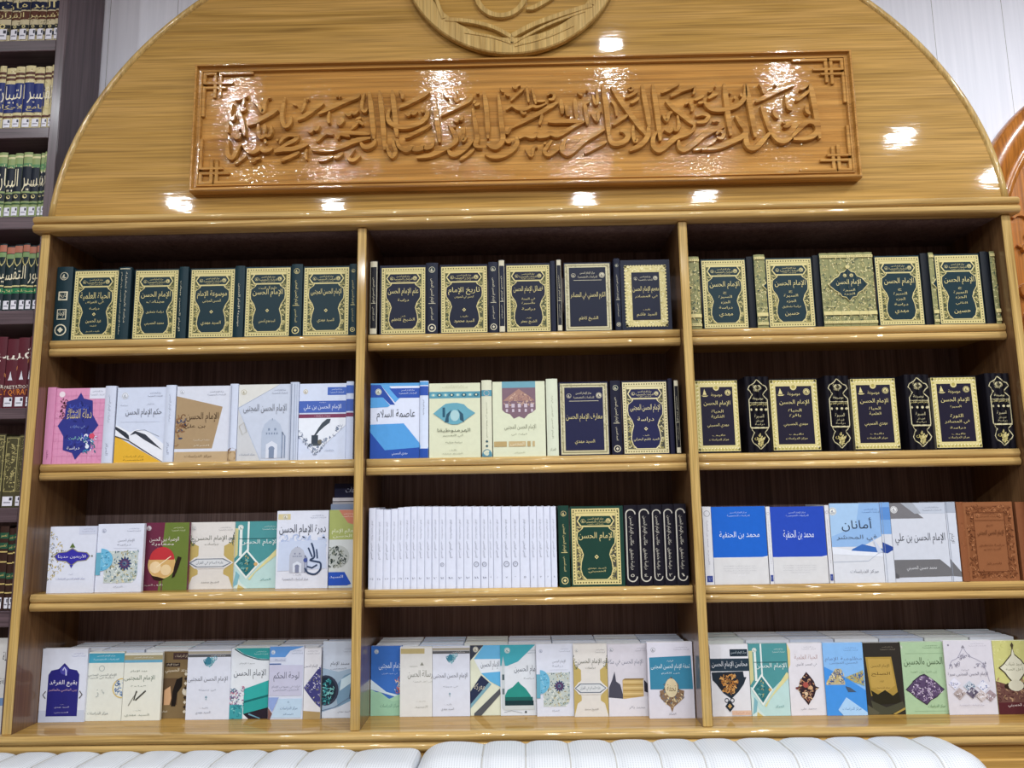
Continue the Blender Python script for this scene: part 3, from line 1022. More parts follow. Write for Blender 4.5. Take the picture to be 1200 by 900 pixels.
def dark_spine(style, x0, x1, xs0, xs1):
    def art(a):
        W = lambda v, h, t, c, m=0.0: clip_text(a, t, x0, x1, xs0 + m, xs1 - m, v, h, c)
        if style == 'black':
            a.rect(0, 0, 1, 1, '#cbbf9c')
            a.sprays([(0, 0), (1, 0), (1, 1), (0, 1)], .13, 60, ['#8d8260', '#5b5440', '#e3dabb'], int(x0 * 1000) & 255)
            a.rect(0, .5, 1, .60, '#1d2440'); W(.55, .10, 'البرهان', PGOLD, .02)
            a.rect(0, .62, 1, .72, '#5a3528'); W(.67, .09, 'تفسير القرآن', PGOLD)
            for v in (.79, .87): a.rect(0, v, 1, v + .045, '#22262a'); a.disc(.5, v + .022, .2, PGOLD, 8)
        elif style == 'navy':
            a.rect(0, 0, 1, 1, '#d3c696')
            a.sprays([(0, 0), (1, 0), (1, 1), (0, 1)], .12, 40, ['#a3946a', '#efe6c4'], int(x0 * 1000) & 255)
            for v in (.1, .17): a.rect(0, v, 1, v + .04, '#5e3a30')
            if x1 < xs1 - .02: a.rect(0, .27, 1, .74, '#27336f')
            else: a.poly([(0, .30), (.7, .5), (0, .7)], '#27336f')
            W(.45, .3, 'تفسير التبيان', '#efe8cf'); W(.66, .12, 'الجامع لأحكام', PGOLD)
            a.rect(0, .79, 1, .82, '#5e3a30')
        elif style == 'green':
            a.rect(0, 0, 1, 1, '#8fa06c')
            a.rect(0, .04, 1, .07, '#d8d2a2'); a.rect(0, .17, 1, .26, '#5c8a5e'); W(.21, .06, 'في علوم القرآن', '#d8d2a2')
            a.rect(0, .22 if x1 < xs1 - .02 else .3, 1, .60, '#1e2430'); W(.43, .36, 'تفسير البيان', '#ece3c2')
            a.rect(0, .63, 1, .75, '#20262c'); a.disc(.5, .68, .26, PGOLD, 10); a.rect(0, .78, 1, .80, '#3c5a38')
        elif style == 'teal':
            a.rect(0, 0, 1, 1, '#1f2f33'); a.rect(0, .02, 1, .12, '#b0705c'); a.rect(0, .13, 1, .2, '#7f9a68')
            a.poly([(0, .2), (1, .2), (.9, .28), (.5, .34), (.1, .28)], '#c0b67c')
            W(.46, .26, 'نور التفسير', '#ece3c2'); a.rect(0, .62, 1, .64, PGOLD); a.rect(0, .66, 1, .74, '#2f7a4e'); W(.7, .05, 'المجلد الأول', PGOLD)
        elif style == 'maroon':
            a.rect(0, 0, 1, 1, '#5d2a34'); W(.26, .2, 'تفسير', '#efe9dc', -.03)
            u = lambda x: (x - x0) / (x1 - x0)
            g0 = .62 - .34 * (x0 - xs0) / (xs1 - xs0); g1 = .62 - .34 * (x1 - xs0) / (xs1 - xs0)
            a.poly([(0, g0), (1, g1), (1, g1 + .05), (0, g0 + .05)], '#c98a55')
            a.poly([(.4, .55), (.5, .47), (.6, .55), (.7, .6), (.3, .6)], '#dfe0e8')
            W(.7, .05, 'INTERPRETATION', '#e7dfd0'); W(.78, .1, 'HOLY QURAN', '#e0883c')
        elif style == 'oldgold':
            a.rect(0, 0, 1, 1, '#4e4a34'); a.sprays([(.06, .02), (.94, .02), (.94, .78), (.06, .78)], .1, 70, ['#a39a68', '#c2b67c', '#7b7350'], int(x0 * 1000) & 255)
            a.frame(.06, .02, .94, .78, .06, '#a39a68')
        else:
            a.rect(0, 0, 1, 1, '#3d2a24')
            for v in (.08, .2, .55): a.rect(0, v, 1, v + .07, '#2d5a44'); a.text('تفسير', .5, v + .035, .7, .04, GOLD)
            for v in (.3, .42, .68, .78): a.rect(0, v, 1, v + .015, GOLD)
        a.rect(.08, .845, .82, .975, '#e8e8f2')
        a.rect(.6, .86, .78, .9, '#3a3a48'); a.rect(.2, .92, .7, .935, '#8a8a96')
    return art
for row, edges, ytop, style, which in DROWS:
    zt = DSH[row]
    zz = P(40, ytop, DY + .012).z
    xs = [P(e, (ytop + 80), DY + .012).x for e in edges]
    xs[-1] = min(xs[-1], DX - .0376)
    xs[-2] = min(xs[-2], xs[-1] - .012)
    for i in range(len(xs) - 1):
        k = len(xs) - 2 - i
        spine_book('book', '%s, %s, %s row of the dark bookcase' % (DDESC[style], ORD[k], which), DDESC[style] + 's in the dark bookcase',
                   xs[i], xs[i + 1], DY + .014 + .002 * (i % 2), zt + .0006, zz - .004 * ((i * 5) % 3), {'black': '#2a2a2e', 'navy': '#2a2c44', 'green': '#27302a', 'teal': '#1c2a2e', 'maroon': '#4e2028', 'oldgold': '#3a3626', 'brown': '#33221d'}[style],
                   dark_spine(style, xs[i], xs[i + 1], xs[0], min(xs[-1], DX - .037)), .15)
# pale booklet low on the left
xa, xb = P(-30, 850, DY + .05).x, P(9, 850, DY + .05).x
def low_art(a):
    a.rect(0, 0, 1, 1, '#d9d8d6'); a.text('مجلة', .85, .2, .2, .12, '#4a4a4a'); a.rect(0, .62, 1, .7, '#7a98c0'); a.text('الثقافة', .85, .45, .25, .07, '#5a5a5a')
# ------------------------------------------------------------------ book makers
def display_book(label, group, x0, x1, y, z0, z1, board, art, thick=.022, hard=True, spine=None, spine_art=None, spine_board=None, lift=.004, name='book', rough=.38, paper='#e4dfd2', yaw=0.0):
    """a book shown face-out; with spine=(a, b) its cover is opened beside the spine, pages standing behind the spine"""
    cx = (x0 + x1) / 2
    t = thing(name, label, 'book', (cx, y, z0), group)
    w, h = x1 - x0, z1 - z0
    m = mat(board, rough)
    th = .003 if hard else .001
    c = MB()
    c.box(-w / 2, w / 2, 0, th, 0, h, m)
    art(Art(c, -w / 2, w / 2, 0, h, 0, 0, .0001, rough))
    c.build('front_cover', t)
    pm = mat(paper, .8)
    if spine is None:
        p = MB()
        p.box(-w / 2 + .003, w / 2 - .0015, th, th + thick, .003 if hard else .0005, h - (.004 if hard else .0005), pm)
        p.build('page_block', t)
        b = MB()
        b.box(-w / 2, w / 2, th + thick, 2 * th + thick, 0, h, m)
        b.build('back_cover', t)
        s = MB()
        s.box(w / 2 - .0012, w / 2, th, th + thick, 0, h, m)
        s.build('spine', t)
    else:
        a, b = spine[0] - cx, spine[1] - cx
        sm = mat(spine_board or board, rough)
        s = MB()
        sw = b - a
        if hard:
            n = 6
            bl = min(.004, sw * .12)
            prof = [(a, .010)] + [(a + sw * k / n, -.003 - bl * (1 - (2 * k / n - 1) ** 2)) for k in range(n + 1)] + [(b, .010)]
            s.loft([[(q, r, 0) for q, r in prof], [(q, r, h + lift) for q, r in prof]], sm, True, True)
            if spine_art:
                spine_art(Art(s, a, b, 0, h + lift, -.0031, bl, .0002, rough))
        else:
            s.box(a, b, -.001, .006, 0, h + lift, sm)
            if spine_art:
                spine_art(Art(s, a, b, 0, h + lift, -.001, 0, .0001, rough))
        s.build('spine', t)
        d = .15
        p = MB()
        p.box(a + .003, b - .003, .0101, d - .004, .003, h - .003, pm)
        p.build('page_block', t)
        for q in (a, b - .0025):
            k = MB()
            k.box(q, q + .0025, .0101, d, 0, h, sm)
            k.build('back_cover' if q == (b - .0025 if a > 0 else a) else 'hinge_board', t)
    if yaw:
        t.rotation_euler.z = yaw
    return t

GDK = '#193038'       # blue-green cloth
NVY = '#171c30'
BLK = '#1d1d28'
GRN = '#1f3a33'
CRM = '#d2c68c'
SIL = '#cfc9b0'

def vase_cover(field, title, sub, lines, gold=CRM, m0=.02, m1=.985, top=.02, bot=.985, dark=None):
    dark = dark or field
    def art(a):
        a.rect(m0, top, m1, bot, gold)
        U = lambda u: m0 + (m1 - m0) * u
        V = lambda v: top + (bot - top) * v
        # dotted border
        for j in range(17):
            for v in (.028, .975):
                a.disc(U(.04 + .92 * j / 16), V(v), .0155, '#4c4a2c', 6, up=False)
        for j in range(24):
            for u in (.035, .965):
                a.disc(U(u), V(.05 + .9 * j / 23), .0155, '#4c4a2c', 6, up=False)
        a.up()
        a.frame(U(.075), V(.055), U(.925), V(.945), .008, '#8d8650')
        a.rect(U(.09), V(.065), U(.91), V(.935), '#4d5239' if gold == CRM else '#4a4a42')
        a.sprays([(U(.1), V(.24)), (U(.26), V(.24)), (U(.1), V(.42))], .026, 16, [gold, '#a89f64'], 3)
        a.sprays([(U(.74), V(.24)), (U(.9), V(.24)), (U(.9), V(.42))], .026, 16, [gold, '#a89f64'], 4)
        a.sprays([(U(.1), V(.44)), (U(.2), V(.52)), (U(.26), V(.62)), (U(.2), V(.8)), (U(.3), V(.93)), (U(.1), V(.93))], .028, 46, [gold, '#a89f64'], 5)
        a.sprays([(U(.9), V(.44)), (U(.8), V(.52)), (U(.74), V(.62)), (U(.8), V(.8)), (U(.7), V(.93)), (U(.9), V(.93))], .028, 46, [gold, '#a89f64'], 6)
        a.rect(U(.09), V(.065), U(.91), V(.10), gold)
        L = [(.24, .245), (.22, .27), (.12, .32), (.11, .40), (.12, .46), (.2, .54), (.235, .61), (.19, .71), (.175, .80), (.21, .88), (.29, .93)]
        def outline(g):
            l = [(U(u - g), V(v)) for u, v in L]
            r = [(U(1 - u + g), V(v)) for u, v in reversed(L)]
            return l + r
        o = outline(.02)
        o = [(u, v + (-.012 if v < V(.26) else .012 if v > V(.92) else 0)) for u, v in o]
        a.poly(o, gold)
        a.poly(outline(0), field)
        hp = [(.13, .165), (.2, .10), (.8, .10), (.87, .165), (.8, .225), (.2, .225)]
        a.poly([(U(u + (-.025 if u < .5 else .025)), V(v + (-.012 if v < .15 else .012 if v > .2 else 0))) for u, v in hp], gold)
        a.poly([(U(u), V(v)) for u, v in hp], dark)
        a.logo(U(.235), V(.165), .045, dark, gold)
        a.logo(U(.765), V(.165), .048, gold, dark)
        a.text('مركز الإمام الحسن', U(.5), V(.14), .3, .034, gold, up=False)
        a.text('للدراسات التخصصية', U(.5), V(.178), .4, .038, gold, up=False)
        a.text('سلسلة الكتب العلمية', U(.5), V(.208), .3, .016, gold)
        if title:
            a.text(title, U(.5), V(.375), .66, .115, gold)
        if sub:
            a.text(sub, U(.5), V(.47), .4, .05, gold)
        for (tx, v, w, h) in lines:
            if tx == '*':
                a.lozenge(U(.5), V(v), .04, gold)
                a.lozenge(U(.5), V(v), .018, field)
            else:
                a.text(tx, U(.5), V(v), w, h, gold)
    return art

def plain_frame_cover(field, title, author):
    def art(a):
        a.rect(.02, .02, .98, .985, '#c9c3a0')
        a.frame(.05, .04, .95, .965, .02, '#857f60')
        a.sprays([(.03, .03), (.97, .03), (.97, .06), (.03, .06)], .014, 30, ['#8d8664'], 8)
        a.sprays([(.03, .03), (.1, .03), (.1, .97), (.03, .97)], .014, 60, ['#8d8664', '#e5dfbd'], 9)
        a.sprays([(.9, .03), (.97, .03), (.97, .97), (.9, .97)], .014, 60, ['#8d8664', '#e5dfbd'], 10)
        a.rect(.11, .075, .89, .93, field)
        a.logo(.2, .19, .055, field, SIL); a.logo(.81, .19, .06, SIL, field)
        a.text('مركز الإمام الحسن', .5, .16, .32, .045, SIL); a.text('للدراسات التخصصية', .5, .215, .42, .04, SIL); a.rect(.2, .26, .8, .266, SIL)
        a.text(title, .5, .49, .74, .11, CRM);
        a.text(author, .5, .82, .4, .07, CRM)
    return art

def scallop_cover(field, title, sub, author):
    def art(a):
        a.frame(.1, .095, .9, .93, .12, CRM)
        for j in range(15):
            for v in (.092, .933): a.disc(.1 + .8 * j / 14, v, .028, CRM, 8, up=False)
        for j in range(19):
            for u in (.098, .902): a.disc(u, .1 + .83 * j / 18, .028, CRM, 8, up=False)
        a.up()
        a.sprays([(.1, .1), (.9, .1), (.9, .17), (.1, .17)], .016, 50, ['#a79d5e', '#f3edc4'], 3)
        a.sprays([(.1, .86), (.9, .86), (.9, .93), (.1, .93)], .016, 50, ['#a79d5e', '#f3edc4'], 4)
        a.sprays([(.1, .1), (.21, .1), (.21, .93), (.1, .93)], .016, 70, ['#a79d5e', '#f3edc4'], 5)
        a.sprays([(.79, .1), (.9, .1), (.9, .93), (.79, .93)], .016, 70, ['#a79d5e', '#f3edc4'], 6)
        a.rect(.22, .18, .78, .855, field)
        a.logo(.3, .27, .04, field, SIL); a.logo(.7, .265, .045, SIL, field)
        a.text('مركز الإمام الحسن', .5, .25, .22, .035, SIL); a.text('للدراسات التخصصية', .5, .29, .28, .03, SIL)
        a.text(title, .5, .43, .53, .10, CRM); a.text(sub, .5, .53, .46, .05, CRM)
        a.text('تأليف', .5, .71, .14, .03, CRM); a.text(author, .5, .785, .4, .065, CRM)
    return art

def cloth_spine(c, top_logo=True, rot=90, title='الإمام الحسن المجتبى', bands=None):
    def art(a):
        if bands:
            a.rect(.08, .015, .92, .085, bands); a.rect(.08, .915, .92, .985, bands)
            a.frame(.06, .01, .94, .99, .06, bands)
        if top_logo:
            a.logo(.5, .1, .3, GDK if not bands else NVY, c); a.ring(.5, .92, .3, .08, c, 12); a.lozenge(.5, .92, .15, c)
        a.text(title, .5, .4, .36, .34, c, rot); a.text('السيد الحسيني', .5, .72, .3, .18, c, rot); a.rect(.2, .575, .8, .582, c)
    return art
def two_line_spine(c):
    def art(a):
        a.text('سلسلة الإمام الحسن المجتبى عليه السلام', .28, .5, .16, .86, c, 90); a.text('دراسة تاريخية تحليلية', .66, .42, .16, .7, c, 90)
        a.rect(.1, .02, .9, .03, c)
    return art
def block_spine(c):
    def art(a):
        a.logo(.5, .13, .3, GDK, c)
        a.frame(.22, .34, .8, .46, .08, c); a.text('تاريخ', .5, .40, .45, .08, c); a.frame(.22, .58, .8, .72, .05, c, False); a.text('الإمام', .5, .65, .45, .1, c)
        a.ring(.5, .86, .34, .07, c, 14); a.lozenge(.5, .86, .18, c)
    return art
def filigree_row(a):
    """gilt ornament running over a row of spines, with one lobed medallion in the middle"""
    a.rect(0, 0, 1, 1, '#8c8c60')
    a.sprays([(0, .08), (1, .08), (1, .92), (0, .92)], .022, 460, ['#d2c68c', '#c4b87e', '#e0d6a4', '#46564a'], 21)
    a.rect(0, .035, 1, .07, CRM); a.rect(0, .93, 1, .965, CRM); a.rect(0, .80, 1, .85, CRM)
    for j in range(30): a.disc(.015 + .033 * j, .052, .007, '#4c4a2c', 5, up=False); a.disc(.015 + .033 * j, .948, .007, '#4c4a2c', 5, up=False)
    a.up()
    o = [(.5, .22), (.56, .27), (.63, .28), (.67, .33), (.75, .36), (.86, .44), (.75, .52), (.67, .55), (.63, .60), (.56, .61), (.5, .66), (.44, .61), (.37, .60), (.33, .55), (.25, .52), (.14, .44), (.25, .36), (.33, .33), (.37, .28), (.44, .27)]
    a.poly([(.5 + (u - .5) * 1.06, .44 + (v - .44) * 1.05) for u, v in o], CRM); a.poly(o, GDK)
    a.text('الإمام الحسن', .5, .42, .46, .10, PGOLD); a.text('السيرة', .5, .52, .22, .04, PGOLD); a.text('الجزء', .5, .57, .2, .035, PGOLD); a.logo(.44, .32, .035, PGOLD, GDK); a.logo(.56, .32, .035, PGOLD, GDK); a.disc(.5, .2, .04, CRM, 8)
def ridge_spine(u0, u1, full):
    """the slice of an ornament that runs over several spines"""
    def art(a):
        a.win = (u0, u1)
        a.W = (a.x1 - a.x0) / (u1 - u0)
        full(a)
    return art
def filigree_spine(k, n):
    return ridge_spine(k / n, (k + 1) / n, filigree_row)

# ------------------------------------------------------------------ placing
def shelf_y(z, y=.05):
    return y
def in_bay(x):
    k = 0 if x < XS[1] else 1 if x < XS[2] else 2
    return XS[k] + HALF + .0016, XS[k + 1] - HALF - .0016
def place(px0, px1, ytop, ybot, z, Y=None):
    """from the photo: left and right foot of a face, its top and foot; returns x0, x1, depth, top"""
    if Y is None:
        q = PZ((px0 + px1) / 2, ybot, z)
        Y = max(.040, min(.153, q.y))
    a, b = P(px0, ybot, Y), P(px1, ybot, Y)
    t = P((px0 + px1) / 2, ytop, Y)
    lo, hi = in_bay((a.x + b.x) / 2)
    return max(a.x, lo), min(b.x, hi), Y, t.z
HY = .052
def hard(label, group, cov, spn, ytop, ybot, z, board, art, sart=None, sboard=None, Y=HY, lift=.005):
    x0, x1, Y, zt = place(cov[0], cov[1], ytop, ybot, z, Y)
    sp = None
    if spn:
        a, b = P(spn[0], ybot, Y).x, P(spn[1], ybot, Y).x
        if a < x0: b = min(b, x0 - .0004)
        else: a = max(a, x1 + .0004)
        lo, hi = in_bay((x0 + x1) / 2)
        sp = (max(a, lo), min(b, hi))
    return display_book(label, group, x0, x1, Y, z + .0002, zt, board, art, .03, True, sp, sart, sboard, lift)
def spine(label, group, a, b, ytop, ybot, z, board, art, Y=HY - .004, depth=.16, bulge=.003, paper='#ded7c4', rough=.4):
    x0, x1, Y, zt = place(a, b, ytop, ybot, z, Y)
    return spine_book('book', label, group, x0, x1, Y, z + .0002, zt, board, art, depth, bulge, paper, 'book', rough)

# ---- first shelf, left bay: green cloth
Z1, Z2, Z3, Z4 = SHELVES[0], SHELVES[1], SHELVES[2], Z_BASE
G1 = 'green gilt hardbacks on the top shelf'
spine('green hardback spine with round gilt emblems, at the left end of the top shelf', G1, 61, 80, 313, 397, Z1, GDK, block_spine(SIL))
hard('green gilt hardback with five lines of title, first face-out on the top shelf', G1, (82, 135), (135.3, 150), 316, 396.5, Z1, GDK,
     vase_cover(GDK, 'الحياة العلمية', 'في العراق', [('دراسة', .56, .22, .045), ('*', .64, 0, 0), ('عبد الحسين', .74, .34, .065), ('الطبعة', .81, .14, .025), ('تأليف الشيخ', .89, .3, .03)]), two_line_spine(SIL))
hard('green gilt hardback with one short word below its title, second face-out, top shelf', G1, (154, 206), (207, 217.5), 315.5, 396, Z1, GDK,
     vase_cover(GDK, 'الإمام الحسن', 'وبنات', [('دراسة وتحقيق', .62, .4, .045), ('محمد الحسيني', .79, .44, .06)]), lambda a: a.text('الإمام الحسن وبنات', .25, .55, .3, .7, SIL, 90))
hard('green gilt hardback with a broad title band, third face-out on the top shelf', G1, (220, 273), (273.4, 284.5), 314.5, 395, Z1, GDK,
     vase_cover(GDK, 'موسوعة الإمام', 'الحسن المجتبى', [('*', .63, 0, 0), ('السيد مهدي', .8, .44, .07)]), lambda a: a.text('موسوعة الإمام الحسن', .5, .55, .3, .6, SIL, 90))
hard('green gilt hardback with a two-line title, fourth face-out on the top shelf', G1, (285.5, 339), (340, 353), 312.5, 394, Z1, GDK,
     vase_cover(GDK, 'الإمام الحسن', None, [('حليم آل البيت', .3, .4, .06), ('*', .63, 0, 0), ('السيد مهدي الحسيني', .79, .36, .06)]), cloth_spine(CRM))
hard('green gilt hardback with a plain central field, fifth face-out on the top shelf', G1, (354, 408.6), (409, 417.5), 312, 393, Z1, GDK,
     vase_cover(GDK, 'الإمام الحسن المجتبى', None, [('*', .64, 0, 0), ('السيد مهدي', .79, .36, .065)]), cloth_spine(CRM))
# ---- first shelf, middle bay: navy cloth
G2 = 'navy gilt hardbacks on the top shelf'
spine('narrow navy spine with silver end bands against the left divider, top shelf', G2, 432.6, 442, 306, 390, Z1, '#17171f', cloth_spine(SIL, False, 90, 'الإمام الحسن المجتبى', SIL))
hard('navy gilt hardback with two small title lines, first face-out of the middle top shelf', G2, (444.5, 499), (499.4, 513.5), 311, 390.5, Z1, NVY,
     vase_cover(NVY, 'علم الإمام الحسن', None, [('دراسة', .5, .24, .05), ('تأليف', .74, .1, .025), ('الشيخ كاظم', .8, .5, .06)], m0=.04, top=.035), cloth_spine(SIL))
hard('navy gilt hardback with a tall stacked title, second face-out of the middle top shelf', G2, (515.5, 572), (573, 584.5), 310, 389.5, Z1, NVY,
     vase_cover(NVY, 'تاريخ الإمام', 'الحسن في النصوص', [('*', .66, 0, 0), ('تأليف', .76, .16, .03), ('السيد محمود', .83, .42, .06)], m0=.03, top=.03), cloth_spine(SIL))
spine('narrow navy spine edged in silver, between the second and third face-out navy books', G2, 585, 592.5, 304.5, 389, Z1, NVY, cloth_spine(SIL, False, 90, 'الإمام الحسن', SIL))
hard('navy gilt hardback with small lines in three rows, third face-out of the middle top shelf', G2, (593.5, 646), (646.4, 652), 308.5, 388.5, Z1, NVY,
     vase_cover(NVY, 'فضائل الإمام الحسن', None, [('في السنة', .52, .3, .05), ('والسيرة', .58, .3, .04), ('دراسة', .67, .3, .05), ('تأليف', .8, .12, .025), ('الشيخ جعفر', .86, .36, .055)], m0=.02, top=.03))
spine('thin silver-edged navy spine left of the plain-framed navy book', G2, 653.5, 659.5, 304, 388, Z1, '#1b1d2b', cloth_spine(SIL, False, 90, 'الإمام الحسن', SIL))
hard('navy hardback with a plain straight silver-gold frame, fourth face-out of the middle top shelf', G2, (662.5, 718), None, 307.5, 388, Z1, NVY, plain_frame_cover(NVY, 'الكرم الحسني في المصادر', 'الشيخ كاظم'))
spine('navy spine with tiny emblem and gilt words left of the scalloped-frame book', G2, 721.5, 729, 303, 387, Z1, NVY, cloth_spine(SIL))
hard('navy hardback with a scalloped gilt frame, at the right end of the middle top shelf', G2, (729.5, 788), None, 304.5, 386.5, Z1, NVY, scallop_cover(NVY, 'معجم الإمام الحسن', 'في المصادر', 'السيد هاشم'))
# ---- first shelf, right bay: green, joined gilt spines
G3 = 'green hardbacks with joined gilt spines on the top shelf'
spine('gilt filigree spine beside the right divider, first on the right top shelf', G3, 808.5, 823, 301, 384.5, Z1, GDK, filigree_spine(4, 5), bulge=.004)
VB = [('ج', .49, .08, .03), ('السيرة', .55, .3, .05), ('الجزء', .63, .2, .05), ('دراسة', .71, .3, .045), ('مهدي', .82, .3, .06)]
hard('green gilt hardback next to the first filigree spine on the right top shelf', G3, (825, 878), (879, 886.5), 303.5, 383.5, Z1, GDK, vase_cover(GDK, 'الإمام الحسن', None, VB), None, '#12171f')  # near-black spines of these covers hold the hinge shade in their colour
spine('gilt filigree spine between two green covers on the right top shelf', G3, 888, 901, 298.5, 382.5, Z1, GDK, filigree_spine(0, 5), bulge=.004)
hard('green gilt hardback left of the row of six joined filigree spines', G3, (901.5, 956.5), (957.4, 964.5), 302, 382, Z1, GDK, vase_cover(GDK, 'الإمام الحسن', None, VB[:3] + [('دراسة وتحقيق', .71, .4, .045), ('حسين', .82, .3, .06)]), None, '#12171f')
ORDS = ['first', 'second', 'third', 'fourth', 'fifth', 'sixth']
for k in range(6):
    spine('gilt filigree spine, %s of six side by side on the right top shelf' % ORDS[k], G3, 966 + 10.5 * k, 966 + 10.5 * (k + 1), 296.8 - .25 * k, 381, Z1, GDK, filigree_spine(k, 6), bulge=.002)
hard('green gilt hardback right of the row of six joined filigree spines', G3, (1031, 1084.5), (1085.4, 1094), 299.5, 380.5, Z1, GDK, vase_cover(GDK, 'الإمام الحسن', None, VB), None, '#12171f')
spine('narrow gilt filigree spine before the last green cover on the right top shelf', G3, 1095.5, 1101.5, 296, 380, Z1, GDK, filigree_spine(1, 9), bulge=.002)
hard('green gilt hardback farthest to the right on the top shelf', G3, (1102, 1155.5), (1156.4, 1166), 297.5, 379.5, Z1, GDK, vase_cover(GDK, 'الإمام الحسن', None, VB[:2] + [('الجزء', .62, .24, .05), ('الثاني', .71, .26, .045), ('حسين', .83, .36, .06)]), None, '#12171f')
spine('thin cream and gilt spine against the right side panel, top shelf', G3, 1168, 1174, 294.5, 378.5, Z1, '#191c22', filigree_spine(0, 12), bulge=.001)

# ---- second shelf, left bay: jackets in paper
G4 = 'light paper jackets on the second shelf'
def spine_words(c, t1='دراسات الإمام الحسن', t2='المركز'):
    def art(a):
        a.text(t1, .5, .3, .3, .36, c, 90); a.text(t2, .5, .82, .28, .16, c, 90)
    return art
def pink(a):
    a.rect(0, 0, 1, 1, '#d793b7')
    a.sprays([(0, .1), (1, .1), (1, 1), (0, 1)], .04, 60, ['#d08bb0', '#dd9fc0'], 2)
    for j in range(9): a.rect(0, .1 + .1 * j, 1, .104 + .1 * j, '#c97fa8', False); a.rect(.1 * j + .1, .04, .104 + .1 * j, 1, '#c97fa8', False)
    a.up()
    a.poly([(.68, .0), (1, .0), (1, .145), (.68, .145)], '#dcdfee')
    a.head(.84, .07, .28, '#7b7f95', .04)
    a.disc(.12, .08, .06, '#e9dbe4')
    st = [(.5, .06), (.57, .14), (.75, .17), (.77, .36), (.9, .5), (.76, .62), (.77, .83), (.58, .86), (.47, .95), (.4, .86), (.21, .82), (.2, .64), (.07, .5), (.2, .37), (.22, .18), (.43, .14)]
    a.poly(st, '#343a86')
    a.sprays([(.25, .2), (.72, .2), (.72, .8), (.25, .8)], .05, 26, ['#3c4aa0', '#2a2e6e', '#4656b4'], 5)
    a.sprays([(.1, .12), (.24, .12), (.2, .4), (.1, .4)], .03, 22, ['#4a2a3c', '#6b3a4e'], 6)
    a.sprays([(.6, .62), (.9, .55), (.88, .85), (.6, .86)], .035, 34, ['#4f9ac0', '#6b6fc0', '#e2e6f2', '#3a6f86'], 7)
    a.disc(.78, .64, .055, '#d2506a'); a.disc(.7, .78, .04, '#dfe6f4')
    a.text('دولة النساء', .5, .36, .5, .17, '#cbb98e'); a.text('دولة', .36, .31, .2, .08, '#cbb98e')
    a.text('في روايات', .48, .52, .3, .05, '#8fa3d6'); a.text('أهل البيت', .45, .66, .26, .06, '#9ad6d0'); a.text('دراسة', .42, .8, .26, .05, '#e8e8f4')
spine('pink book spine against the left side panel, second shelf', G4, 49.5, 59.5, 454, 543, Z2, '#d590b6', lambda a: a.text('دولة النساء', .5, .88, .3, .12, '#8a4a70', 90), bulge=.001)
hard('pink book with a dark blue star-shaped medallion, second shelf', G4, (60.5, 118.5), (119, 131.5), 455, 542, Z2, '#d793b7', pink, spine_words('#8d94a8'), '#ccd3e6', lift=.005)
def open_book(a):
    a.rect(0, 0, 1, 1, '#cdd6ea')
    a.poly([(0, .64), (0, 1), (.98, 1)], '#dfb03c'); a.text('مركز الدراسات', .4, .92, .42, .035, '#7d6424'); a.text('التخصصية', .4, .965, .42, .03, '#7d6424')
    a.poly([(0, .5), (.1, .53), (.3, .6), (.45, .56), (.7, .6), (1, .76), (1, 1), (.62, .84), (.28, .7), (0, .64)], '#e5e9f2')
    a.poly([(0, .52), (.22, .60), (.28, .64), (.3, .7), (.24, .68), (.0, .56)], '#343a44'); a.poly([(.3, .64), (.4, .58), (.62, .63), (.98, .84), (.6, .7), (.42, .62)], '#3b404a')
    a.line([(0, .65), (.28, .71), (.62, .85), (1, 1)], .022, '#4a4440'); a.line([(.42, .58), (.6, .57), (.9, .66)], .008, '#7c8694')
    a.logo(.16, .11, .07, '#dfe4ee', '#9aa0ac'); a.head(.78, .1, .3, '#8a90a0', .035)
    a.text('حكم الإمام الحسن', .56, .345, .74, .12, '#6b707c'); a.text('عليه السلام', .7, .23, .14, .03, '#9aa0ac'); a.text('دراسة', .15, .24, .14, .025, '#9aa0ac'); a.rect(.1, .46, .9, .463, '#b4bccc')
hard('white book with an open-book picture over a yellow corner, second shelf', G4, (133, 190.5), (191, 202.5), 454, 541, Z2, '#cdd6ea', open_book, spine_words('#8d94a8'), '#ccd5e8')
def brown_diag(a):
    a.rect(0, 0, 1, 1, '#d4d9e6')
    a.poly([(0, .13), (.87, .28), (.70, .83), (0, .83)], '#a8906f'); a.rect(0, .87, 1, 1, '#bda582')
    a.sprays([(0, .4), (.16, .38), (.2, .6), (.02, .78), (0, .78)], .045, 26, ['#6e4f3a', '#3f4a66', '#8d6a4c'], 2)
    a.logo(.1, .075, .05, '#e0e4ee', '#9aa0ac'); a.head(.75, .1, .34, '#9298a6', .035)
    a.text('الإمام الحسن', .5, .42, .6, .14, '#4c3a2c'); a.text('بن علي', .36, .54, .4, .06, '#4c3a2c'); a.text('دراسة في السيرة', .5, .72, .3, .03, '#e4dccc'); a.text('المركز', .5, .79, .3, .025, '#e4dccc')
    a.text('مركز الدراسات', .45, .93, .5, .04, '#7d684c')
def brown_sp(a):
    a.rect(0, .87, 1, 1, '#bda582'); a.disc(.5, .935, .8, '#6e4f3a', 14, 1.0); a.disc(.5, .935, .55, '#a08560', 14); a.line([(.2, .02), (.2, .86)], .06, '#9aa0b0')
hard('white book with a tan slanted panel and brown corner rosette, second shelf', G4, (203.5, 266.5), (267, 276.5), 452.5, 540, Z2, '#d4d9e6', brown_diag, brown_sp, '#ccd5e8')
